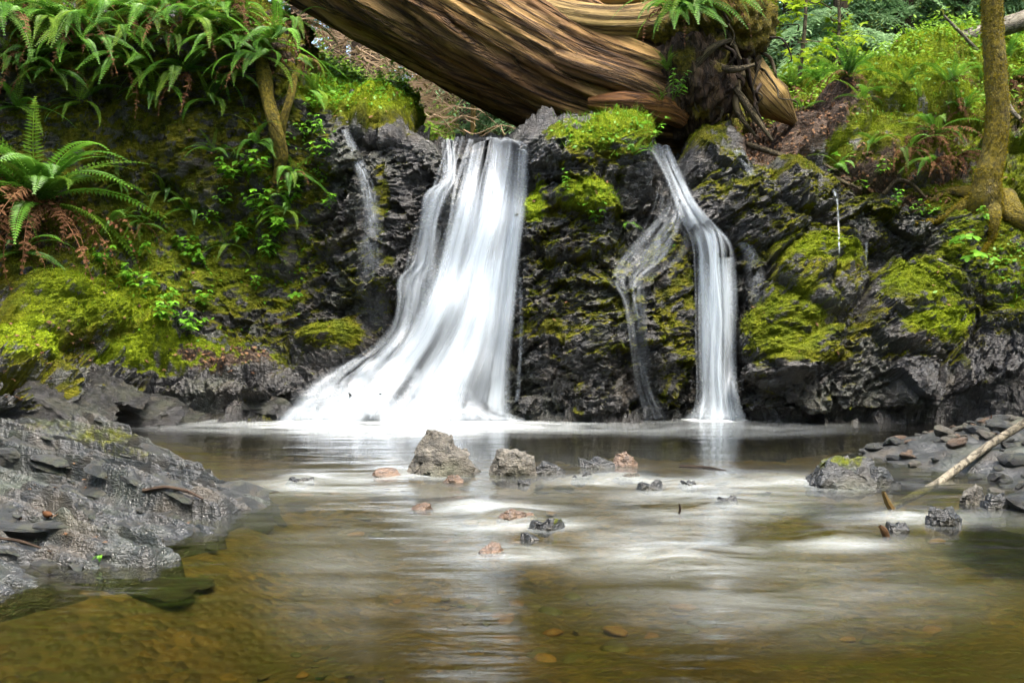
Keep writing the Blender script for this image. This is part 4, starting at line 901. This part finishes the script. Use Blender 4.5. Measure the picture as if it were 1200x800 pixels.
# ================================================================= SLATE LEDGE in the foreground, gravel bar, stones
bnd = np.array([(-6,-4.),(0,-3.2),(2.2,-2.75),(3.2,-2.2),(3.5,-1.80),(4.0,-1.36),(4.25,-1.5),(4.5,-1.33),(4.8,-1.45),(5.15,-1.26),(5.64,-1.6),(6.4,-2.1),(7.4,-2.75),(8.2,-3.3),(9.2,-4.2)])
ys = np.concatenate([np.linspace(-6, 2.4, 30), np.linspace(2.45, 8.9, 470)]); us = np.concatenate([np.linspace(-.35, 1.9, 240), np.linspace(1.93, 6, 40)])
Yg, Ug = np.meshgrid(ys, us, indexing='ij'); xb = np.interp(Yg, bnd[:, 0], bnd[:, 1]); Xg = xb-Ug
pp = np.stack([Xg, Yg, 0*Xg], -1)
wq = pp+.12*np.stack([perlin(pp*1.6, 120), perlin(pp*1.6, 121), 0*Xg], -1)
c, s = math.cos(.5), math.sin(.5); Q = np.stack([wq[..., 0]*c-wq[..., 1]*s, wq[..., 0]*s+wq[..., 1]*c, 0*Xg], -1)
hz = -.085+.27*np.clip(Ug+.33, 0, .5)+.115*np.clip(Ug-.2, 0, 2)+.12*np.clip(Ug-2, 0, 4)
ly = np.array([1, 2.9, 1])
def cuesta(fr, am, seed):
    d_ = Q[..., 1]*fr+.55*fbm(Q*np.array([1.1, 1.1, 1])*fr*.35, 3, seed); i_ = np.floor(d_).astype(np.int64); f_ = d_-i_
    j_ = np.floor(Q[..., 0]*fr*.33+(hsh(i_, i_*0, i_*0, seed)/4294967295.)*3+.3*perlin(Q*fr*.8, seed+1)).astype(np.int64)
    return am*(.25+1.5*hsh(i_, j_, i_*0, seed+2)/4294967295.)*(1-f_)
hz += .05*facet(Q*1.1*ly, 130)+cuesta(2.3, .095, 136)+cuesta(5.6, .050, 137)+cuesta(13., .024, 138)+.010*facet(Q*9*ly, 133)+.006*ridged(Q*np.array([6, 30, 1]), 2, 134)-.10
hz += .05*sstep(6.4, 7.6, Yg)
hz = smooth2(smooth2(hz, 1, 0), 1, 1)
hz = hz-.50*sstep(-.02, -.14, Ug)
pz = np.stack([Xg, Yg, hz], -1); LX, LY = proj(pz)
lm = np.zeros_like(Xg)
for cx, cy, rx, ry, a_ in [(120,510,60,16,.44),(150,530,50,12,.38),(60,500,60,12,.36),(30,455,40,20,.7)]:
    lm = np.maximum(lm, a_*sstep(1.3, .4, ell(LX, LY, cx, cy, rx, ry)))
ledge = link('slate_ledge', mesh('slate_ledge', pz, grid_faces(len(us), len(ys)), M_slate, False, {'moss': lm, 'tone': lm*.4, 'soil': 0*lm}))
tag(ledge, 'low ledge of layered dark slate dipping into the near side of the pool', 'rock ledge')
LB = BVHTree.FromPolygons(pz.reshape(-1, 3).tolist(), grid_faces(len(us), len(ys)).tolist())
def lhit(px, py):
    d = Vector(P(px, py, 1.0))-CAMV; h = LB.ray_cast(CAMV, d.normalized(), 30); return h[0]
SLAB = []
for k in range(7):
    V, F = stone_arrays(200+k, 3, (1, random.uniform(.3, .55), random.uniform(.13, .24)), 10, .14)
    V[:, 2] += .02*np.round(V[:, 1]*6)/6
    SLAB.append(mesh('slab', V, F, M_slate, False))
rs = random.Random(3)
for k in range(90):
    h = lhit(rs.uniform(0, 300), 485+rs.random()**.8*205)
    if h is None or h.y > 8.6: continue
    s_ = rs.choice((.04, .06, .085, .12, .16))*rs.uniform(.8, 1.2)*(.6+.1*h.y)
    link('slab', rs.choice(SLAB), ledge, h+Vector((0, 0, -.16*s_)), (R(rs.uniform(0, 26)), R(rs.uniform(0, 20)), R(-26+rs.gauss(0, 14))), (s_, s_*rs.uniform(.6, 1.4), s_*rs.uniform(.6, 1.5)))
def rough_slab(sd):
    V, F = stone_arrays(sd, 5, (1.25, .6, .34), 12, .10)
    V = V+np.array([.3, .3, 1])*(.07*facet(V*np.array([2.5, 5, 9]), sd)+.035*facet(V*np.array([6, 12, 20]), sd+1))[:, None]
    return V, F
# darker slabs at the far left of the pool
for k, (x, y, s_) in enumerate([(55,470,.42),(140,472,.40),(190,485,.36),(110,452,.34),(240,482,.30),(30,492,.40),(290,470,.3),(330,480,.26)]):
    h, n_ = hit(x, y); o = link('slab', mesh('slab', *rough_slab(230+k), M_rock, False), None, h+Vector((0, .1, -.03)), (R(18), R(10), R(-8+rs.uniform(-12, 12))), s_)
    o.name = 'rock_slab'; tag(o, 'dark slate slab at the water edge below the mossy bank', 'rock', 'slabs below the mossy bank')

PEB = []
for k in range(9):
    V, F = stone_arrays(300+k, 2, (1, random.uniform(.55, .9), random.uniform(.3, .6)), 16, .05)
    for m_ in (M_slate, M_stone, M_slate, M_stone_b)[:4 if k < 2 else 2 if k < 5 else 1]: PEB.append(mesh('pebble', V, F, m_, False))
gb = np.array([(1.0,7.5),(3.,5.2),(3.9,4.0),(4.4,3.1),(4.82,2.5),(5.14,2.45),(5.5,2.75),(5.9,2.95),(6.3,2.6),(6.78,2.35),(7.2,2.55),(7.68,3.05),(8.2,3.8),(8.8,4.7)])
ys = np.linspace(1.0, 8.8, 160); us = np.linspace(-.2, 3.5, 130); Yg, Ug = np.meshgrid(ys, us, indexing='ij'); Xg = np.interp(Yg, gb[:, 0], gb[:, 1])+Ug
pp = np.stack([Xg, Yg, 0*Xg], -1)
def bar_h(U_, p_): return -.06+.26*np.clip(U_+.2, 0, .6)+.09*np.clip(U_-.4, 0, 4)+.035*fbm(p_*2.5, 3, 140)+.02*facet(p_*np.array([9, 9, 1]), 141)+.01*facet(p_*np.array([22, 22, 1]), 142)
zb_ = bar_h(Ug, pp)
bar = link('gravel_bar', mesh('gravel_bar', np.stack([Xg, Yg, zb_], -1), grid_faces(130, 160), M_slate, True)); tag(bar, 'low bar of grey gravel beside the pool', kind='structure')
for k in range(280):
    y = rs.uniform(4.7, 8.5); u = (rs.random()**1.3)*1.9-.12; x = float(np.interp(y, gb[:, 0], gb[:, 1]))+u
    z = float(bar_h(np.array(u), np.array([x, y, 0.]))); s_ = rs.choice((.03, .035, .045, .05, .065, .09))*rs.uniform(.8, 1.25)
    o = link('pebble', rs.choice(PEB), None, (x, y, z+s_*.2), (rs.uniform(-.4, .4), rs.uniform(-.4, .4), rs.uniform(0, 6.3)), s_)
    tag(o, 'loose stone lying among others on the gravel bar', 'stone', 'stones on the gravel bar')
def waterline(py): return H0*FPX/(py-HOR)
for k, (x, yb, wp, hp, m_, sq, lb) in enumerate([
  (517,556,88,54,M_stone,1.,'large pointed lichen grey boulder standing in the stream'),
  (606,556,66,25,M_stone,.8,'tan low rock beside the pointed boulder'),
  (640,555,46,12,M_slate,.7,'flat wet rock trailing off the tan low rock'),
  (700,548,52,10,M_slate,.7,'flat dark rock beside the reddish brown one in midstream'),
  (735,546,36,14,M_stone_b,.8,'reddish brown rock in midstream'),
  (450,558,40,9,M_stone_b,.8,'brown half sunken rock washed by foam'),
  (350,567,36,8,M_slate,.9,'dark round stone under a smooth hump of water'),
  (532,565,30,9,M_stone_b,.8,'small tan stone at the foot of the pointed boulder'),
  (614,568,18,7,M_slate,.8,'small black stone just downstream of the tan rock'),
  (680,564,34,8,M_slate,.8,'dark stone parting the riffle'),
  (735,563,40,9,M_stone,.8,'speckled wet stone in the riffle'),
  (762,573,38,8,M_slate,.8,'slanted dark stone at the edge of the riffle'),
  (808,570,34,8,M_slate,.8,'purple grey stone beneath white water'),
  (852,590,34,8,M_slate,.8,'dark grey stone in the pale riffle'),
  (494,597,32,8,M_stone_b,.8,'orange stone just under the surface'),
  (600,611,60,14,M_stone_b,.9,'ochre stone under a bulge of water'),
  (640,621,48,11,M_slate,.8,'mossy dark stone splitting the current'),
  (622,632,26,6,M_slate,.8,'small dark stone downstream of the mossy one'),
  (577,648,32,12,M_stone_b,.9,'orange tipped stone breaking the smooth surface'),
  (1106,616,46,20,M_slate,.7,'black wedge shaped stone standing alone in shallow water'),
  (1056,622,36,10,M_slate,.8,'low dark stone next to a twig stump'),
  (985,570,84,27,M_slate,.8,'large dark layered rock at the tip of the gravel bar'),
  (1030,570,60,20,M_slate,.7,'wet slate rock behind the large layered one'),
  (1165,596,40,16,M_slate,.8,'pale speckled stone at the edge of the gravel bar'),
  (1140,590,38,18,M_stone,.8,'grey rounded stone in the shallows')]):
    Yq = waterline(yb); wm = wp/FPX*Yq/2; hm = hp/FPX*Yq
    V, F = stone_arrays(400+k*7, 4, (1, sq, 1), 18, .07)
    zt = V[:, 2].max(); xm = np.abs(V[:, 0]).max()
    V = V*np.array([wm/xm, wm*sq/xm, hm/zt/.78])
    if k == 0:                                  # hull of hand-set corners: blunt peak to one side, long shoulder to the other
        import bmesh
        bm = bmesh.new()
        for c_ in [(-1,0,-.3),(-.95,-.3,.05),(-.8,.5,.0),(-.62,-.15,.72),(-.38,.1,1.0),(-.22,-.2,.98),(.05,-.35,.80),(.12,.3,.86),(.45,-.5,.45),(.55,.35,.5),(.86,-.35,.18),(1.0,.1,.05),(.9,.5,-.2),(.2,-.85,.0),(-.5,-.7,.05),(.7,-.7,-.3),(-.5,-.7,-.3),(0,.8,.1)]: bm.verts.new(c_)
        bmesh.ops.convex_hull(bm, input=bm.verts); bmesh.ops.triangulate(bm, faces=bm.faces)
        for _ in range(4): bmesh.ops.subdivide_edges(bm, edges=bm.edges, cuts=1, use_grid_fill=True); bmesh.ops.triangulate(bm, faces=bm.faces)
        bm.verts.ensure_lookup_table(); bm.verts.index_update()
        V = np.array([v.co[:] for v in bm.verts]); F = np.array([[v.index for v in f.verts] for f in bm.faces]); bm.free()
        V = V+.05*fbm(V*2.5, 4, 3)[:, None]*np.array([1, 1, .6])+.05*facet(V*3, 6)[:, None]
        V = V*np.array([wm, wm*.8, hm])
    elif k < 0:
        V[:, 0] += -.30*V[:, 2]; V[:, 0:2] *= (1-.38*np.clip(V[:, 2:3]/hm, 0, 1)**1.8)*1.18
    V += .02*wm/.2*facet(V/wm*3.2, k)[:, None]*np.array([1, 1, .8])
    V[:, 2] = np.where(V[:, 2] < 0, V[:, 2]*.3, V[:, 2])
    if m_ is M_slate: V[:, 2] += .012*np.sin((V[:, 2]+.4*V[:, 0])*120)
    mo = .5*sstep(.55, 1, V[:, 2]/hm)*(fbm(V*12, 2, k) > -.1) if k in (16, 21) else 0*V[:, 0]
    o = link('boulder' if wp > 60 else 'stone', mesh('stone', V, F, m_, False, {'moss': mo, 'tone': mo*.5, 'soil': 0*mo}), None, ((x-600)/FPX*Yq, Yq+wm*sq*.3, -.22*hm/.78*0-.01), (0, 0, 0))
    tag(o, lb, 'rock' if wp > 60 else 'stone')
for k in range(26):
    x = rs.uniform(420, 900); yb = rs.uniform(550, 578); Yq = waterline(yb); s_ = rs.uniform(.018, .05)
    tag(link('stone', rs.choice(PEB), None, ((x-600)/FPX*Yq, Yq, -.3*s_), (rs.uniform(-.3, .3), rs.uniform(-.3, .3), rs.uniform(0, 6.3)), (s_*1.5, s_, s_*.7)), 'small wet stone barely breaking the riffle', 'stone', 'small stones in the riffle')
# sticks and cone
tag(part('driftwood_branch', [tube(pts([(1225,482,6.6),(1190,502,6.5),(1150,528,6.25),(1118,552,6.0),(1094,569,5.75),(1050,592,5.3),(1034,603,5.1)]), [.026,.026,.025,.024,.023,.020,.014], 12, 12, tr_disp, lambda V: .28*(fbm(V*7, 2, 150) > .22))], M_twig), 'pale bare branch slanting from gravel bar into the water', 'branch')
tag(part("twig", [tube(pts([(1046,598,4.95),(1040,588,4.95),(1035,576,4.95)]), [.018,.016,.010], 8, 6)], M_pale), 'orange broken twig end poking out of the water', 'twig')
tag(part('twig', [tube(pts([(1040,632,4.4),(1036,622,4.4),(1031,616,4.4)]), [.016,.017,.008], 8, 6)], M_log), 'short brown twig stump in the shallow water', 'twig')
tag(part('twig', [tube(pts([(796,546,6.35),(828,548,6.3),(862,554,6.1)]), [.010,.012,.006], 6, 8)], M_root), 'thin dark twig lying across the stream', 'twig')
tag(part('twig', [tube(pts([(1160,513,7.4),(1160,500,7.4),(1162,486,7.4)]), [.007,.006,.004], 5, 6)], M_dead), 'thin upright dry stalk on the gravel bar', 'twig')
tag(part('twig', [tube(pts([(796,602,4.9),(797,596,4.9),(796,590,4.9)]), [.006,.006,.004], 5, 6)], M_root), 'tiny dark stub standing in midstream', 'twig')
def on_ledge(lst, dz=.015): return np.array([(lambda h: (h.x, h.y, h.z+dz) if h is not None else P(x, y, 5.))(lhit(x, y)) for x, y in lst])
tag(part('twig', [tube(on_ledge([(168,582),(195,578),(220,583),(238,592)], .03), [.010,.009,.008,.004], 8, 8)], M_trunk), 'brown curved stick on the slate ledge', 'twig')
tag(part('twig', [tube(on_ledge([(0,636),(25,640),(60,652)], .02), [.006,.006,.003], 6, 8)], M_trunk), 'thin straight brown stick low on the slate ledge', 'twig')
h = lhit(55, 608)
if h is not None:
    cn = empty('fir_cone', h+Vector((0, 0, .02)), (0, R(12), R(-25))); tag(cn, 'small brown fir cone lying on the slate ledge', 'cone')
    V, F = stone_arrays(5, 2, (.036, .017, .017), 40, .0); link('core', mesh('core', V, F, M_dead), cn)
    sc_me = mesh('scale', np.array([(0,0,0),(.006,.007,.003),(.013,0,.003),(.006,-.007,.003)]), [[0,1,2,3]], M_dead, False)
    for a in range(9):
        for b in range(8): link('scale', sc_me, cn, (-.03+a*.007, 0, 0), (b*.785+a*.39, -.5, 0)).rotation_mode = 'XYZ'
for k in range(26):
    h = lhit(rs.uniform(0, 240), rs.uniform(520, 640))
    if h is None: continue
    tag(link('fallen_leaf', LITL, None, h+Vector((0, 0, .012)), (rs.uniform(-.4, .4), rs.uniform(-.4, .4), rs.uniform(0, 6)), rs.uniform(.012, .024)), 'small rusty leaf scrap on the slate ledge', 'leaf', 'leaf scraps on the slate ledge')
h = lhit(118, 655)
if h is not None: plant(h, 3, .04, .025, 'tiny bright green seedling in a crack of the slate ledge', None, LEAF, 88)

# ================================================================= FOREST BEHIND
def conifer_crown(seed, hgt, rad, z0, nb, dens):
    r = np.random.default_rng(seed); Vs, Fs, o = [], [], 0
    tw = []
    for k in range(nb):
        z = z0+(hgt-z0)*(k+r.random())/nb; L = rad*(1-.75*(z/hgt))*r.uniform(.6, 1.1); az = r.uniform(0, 2*np.pi); ca_, sa_ = math.cos(az), math.sin(az)
        n = max(6, int(dens*L)); t = np.linspace(.12, 1, n)
        el = r.uniform(-.05, .3); x = L*t; zz = z+L*(el*t-.55*t**2)
        for q in range(n):
            tl = L*.34*(1-t[q]*.72)*r.uniform(.7, 1.2)
            for sg in (-1, 1):
                m = max(3, int(tl*22))
                for e in range(m):
                    f = (e+.6)/m
                    c = np.array([x[q]+tl*f*.55, sg*tl*f*.85, zz[q]-tl*f*f*.5])
                    tw.append((np.array([c[0]*ca_-c[1]*sa_, c[0]*sa_+c[1]*ca_, c[2]]), az+sg*.95, .075*(1.15-.5*f)))
    N = len(tw); C = np.array([a[0] for a in tw]); A = np.array([a[1] for a in tw])+r.normal(0, .35, N); S = np.array([a[2] for a in tw])[:, None]*r.uniform(.6, 1.4, (N, 1))
    dv = np.stack([np.cos(A), np.sin(A), r.normal(-.35, .3, N)], -1); sd_ = np.stack([-np.sin(A), np.cos(A), r.normal(0, .5, N)], -1)
    V = np.stack([C-dv*S*.5, C+sd_*S*.26, C+dv*S, C-sd_*S*.26], 1).reshape(-1, 3)
    return V, np.arange(4*N).reshape(-1, 4)
CR = []
for k, (hh, rad, z0, nb, dn) in enumerate([(10, 2.4, .2, 95, 11), (12, 2.8, .6, 105, 10), (8, 2.2, .1, 90, 12)]):
    V, F = conifer_crown(500+k, hh, rad, z0, nb, dn)
    Vt, Ft, Ut, Mt = tube([(0,0,-.4),(.03,.02,hh*.4),(0,0,hh)], [.17,.12,.02], 10, 8)
    CR.append((hh, [mesh('crown', V, F, m_, False) for m_ in (M_con, M_con2)], mesh('trunk', Vt, Ft, M_trunk, True, {'moss': Mt}, Ut)))
def conifer(px, Y, kind, mi, s_, label, group, seed):
    X_ = (px-600)/FPX*Y; z = ground(X_, Y); e = empty('conifer', (X_, Y, z), (0, 0, seed*1.7), s_); tag(e, label, 'tree', group)
    link('crown', CR[kind][1][mi], e); link('trunk', CR[kind][2], e); return e
rc = random.Random(21)
NEAR = [(985,14.5,2,0),(1060,15.2,0,0),(1130,16,2,0),(925,16.5,0,0),(1010,18.5,1,0),(1090,19,1,1),(1180,17.5,0,0),(1240,15,2,0),(880,19,1,0),(950,21,0,1)]
for k, (x, d, kd, mi) in enumerate(NEAR):
    conifer(x, d, kd, mi, rc.uniform(.75, 1.0), 'feathery blue green conifer beyond the mossy slope', 'conifers beyond the mossy slope', k)
MID = [(596,15.2,2,0),(632,16.5,2,0),(575,19,0,1),(625,21,0,0),(560,24,1,0),(500,25,1,1),(450,26,0,0),(400,25,1,1),(350,22,1,0),(700,20,1,0),(780,18,1,0),(840,22,1,1)]
for k, (x, d, kd, mi) in enumerate(MID):
    conifer(x, d, kd, mi, rc.uniform(.8, 1.1), 'green conifer standing in the wood behind the fallen trunk', 'conifers behind the fallen trunk', 20+k)
for k in range(30):
    conifer(-250+k*57+rc.uniform(-20, 20), rc.uniform(27, 33), rc.choice((0, 1)), rc.choice((0, 0, 1)), rc.uniform(1.1, 1.6), 'distant conifer in the far rows of the wood', 'distant conifers', 50+k)
for k in range(30):                                   # the wood goes on round the pool: it closes the sky down to a gap overhead
    a = R(92+k*6.05)+rc.uniform(-.05, .05); d = rc.uniform(8.5, 13); x, y = d*math.sin(a), 3+d*math.cos(a)
    e = empty('conifer', (x, y, -.2), (0, 0, k*1.3), rc.uniform(1.1, 1.6)); tag(e, 'tall conifer of the wood round the pool', 'tree', 'conifers round the pool')
    q = CR[k % 2]; link('crown', q[1][0], e); link('trunk', q[2], e)
for sx in (-1, 1):
    for k in range(4):
        x, y = sx*rc.uniform(9.5, 12), 2+k*4; e = empty('conifer', (x, y, ground(x, y) if y > 8 else 0), (0, 0, k*1.3), rc.uniform(1.3, 1.7)); tag(e, 'tall conifer of the wood round the pool', 'tree', 'conifers round the pool')
        q = CR[k % 2]; link('crown', q[1][0], e); link('trunk', q[2], e)
# bare trunks
for x, d, w0, lb, m_ in [(428,15.5,.20,'thick grey brown tree trunk behind dry brush',M_trunk),(548,16.5,.13,'dark slim trunk beside the pale sapling',M_trunk),(554,14.8,.035,'thin pale sapling pole rising behind the waterfall lip',M_pale),(395,18,.14,'slim dark trunk deep in dry brush',M_trunk),(505,20,.12,'slim trunk far back under the fallen log',M_trunk)]:
    X_ = (x-600)/FPX*d; z = ground(X_, d); e = empty('bare_tree', (X_, d, z)); tag(e, lb, 'tree')
    link('trunk', mesh('trunk', *(lambda a: (a[0], a[1]))(tube([(0,0,-.4),(.02,.03,2.5),(.1,0,6),(.05,.1,11)], [w0*1.2,w0,w0*.8,w0*.4], 12, 10)), m_, True, {'moss': np.zeros(12*31)}, tube([(0,0,-.4),(.02,.03,2.5),(.1,0,6),(.05,.1,11)], [w0*1.2,w0,w0*.8,w0*.4], 12, 10)[2]), e)
    for q in range(5):
        a = rc.uniform(0, 6.28); zz = rc.uniform(1, 8); l = rc.uniform(.5, 1.3)*(w0/.13)**.5
        Vb, Fb = tube_arrays(wander((0, 0, zz), (l*math.cos(a), l*math.sin(a), zz-l*.15), 5, .05, q+x), [w0*.2, w0*.15, w0*.1, w0*.07, .004], 5, 4)
        link('branch', mesh('branch', Vb, Fb, M_brush), e)
# tangled dry brush in the gap under the log
ps = []
for k in range(440):
    x = rc.uniform(360, 590); d = rc.uniform(12.5, 19); X_ = (x-600)/FPX*d; z = ground(X_, d)+rc.uniform(0, 1.6); a = rc.uniform(-.6, .6)+rc.choice((0, math.pi)); l = rc.uniform(.5, 1.5)
    q = wander((X_, d, z), (X_+l*math.cos(a), d+l*.6*math.sin(a), z+rc.uniform(-.5, .35)), 6, .05, k)
    ps.append(tube_arrays(q, [.012, .010, .008, .006, .005, .003], 3, 3))
    for b in range(3):
        j = rc.randrange(1, 5); q2 = wander(q[j], q[j]+np.array([rc.uniform(-.4, .4), rc.uniform(-.2, .2), rc.uniform(-.35, .12)]), 4, .02, k*7+b)
        ps.append(tube_arrays(q2, [.006, .005, .004, .002], 3, 3))
V, F = join(ps); tag(link('dry_brush', mesh('dry_brush', V, F, M_brush, False)), 'tangled brown dead twigs under the fallen trunk', kind='stuff')
# leafy green undergrowth on the bright moss patch and the far slope
ps = []; r = np.random.default_rng(33); N = 16000
px_ = np.where(r.random(N) < .5, r.uniform(375, 560, N), r.uniform(880, 1230, N)); dd = r.uniform(10.9, 16.5, N)
keep = []
for i in range(N):
    X_ = (px_[i]-600)/FPX*dd[i]; keep.append((X_, dd[i], ground(X_, dd[i])+abs(r.normal(0, .10))))
V, F = leaflets(np.array(keep), np.tile([0, -.4, .8], (N, 1)), r, .030, .4, .5); tag(link('undergrowth', mesh('undergrowth', V, F, M_grass, False)), 'bright green low undergrowth on the slopes above the falls', kind='stuff')
# maple saplings with yellow green leaves behind the root mass
for j, (x, d, lb) in enumerate([(935,12.6,'young maple with yellow green leaves right behind the root mass'),(975,13.6,'young maple with yellow green leaves in front of the conifers')]):
    X_ = (x-600)/FPX*d; z = ground(X_, d); e = empty('maple_sapling', (X_, d, z)); tag(e, lb, 'tree')
    Vs_, Fs_, Us_, Ms_ = tube([(0,0,-.2),(.1,0,1.0),(-.1,.1,2.0),(.05,0,3.4)], [.03,.022,.016,.005], 7, 8)
    link('trunk', mesh('trunk', Vs_, Fs_, M_bark, True, {'moss': Ms_}, Us_), e)
    for q in range(11):
        zz = .15+q*.15; a = rc.uniform(0, 6.28); l = rc.uniform(.4, .85); end = np.array([l*math.cos(a), l*math.sin(a)*.7-.15, zz+rc.uniform(-.1, .25)])
        qq = wander((0, 0, zz), end, 5, .04, q+j*20); Vb, Fb = tube_arrays(qq, [.010, .008, .007, .005, .003], 5, 4); b_ = link('branch', mesh('branch', Vb, Fb, M_bark), e)
        for i in range(13):
            f = rc.uniform(.3, 1.05); c_ = np.array([0, 0, zz])*(1-f)+end*f+np.array([rc.gauss(0, .09), rc.gauss(0, .09), rc.gauss(0, .07)])
            link('leaf', MAP, b_, c_, (R(rc.uniform(-30, 30)), R(rc.uniform(-10, 40)), rc.uniform(0, 6.28)), rc.uniform(.075, .14))
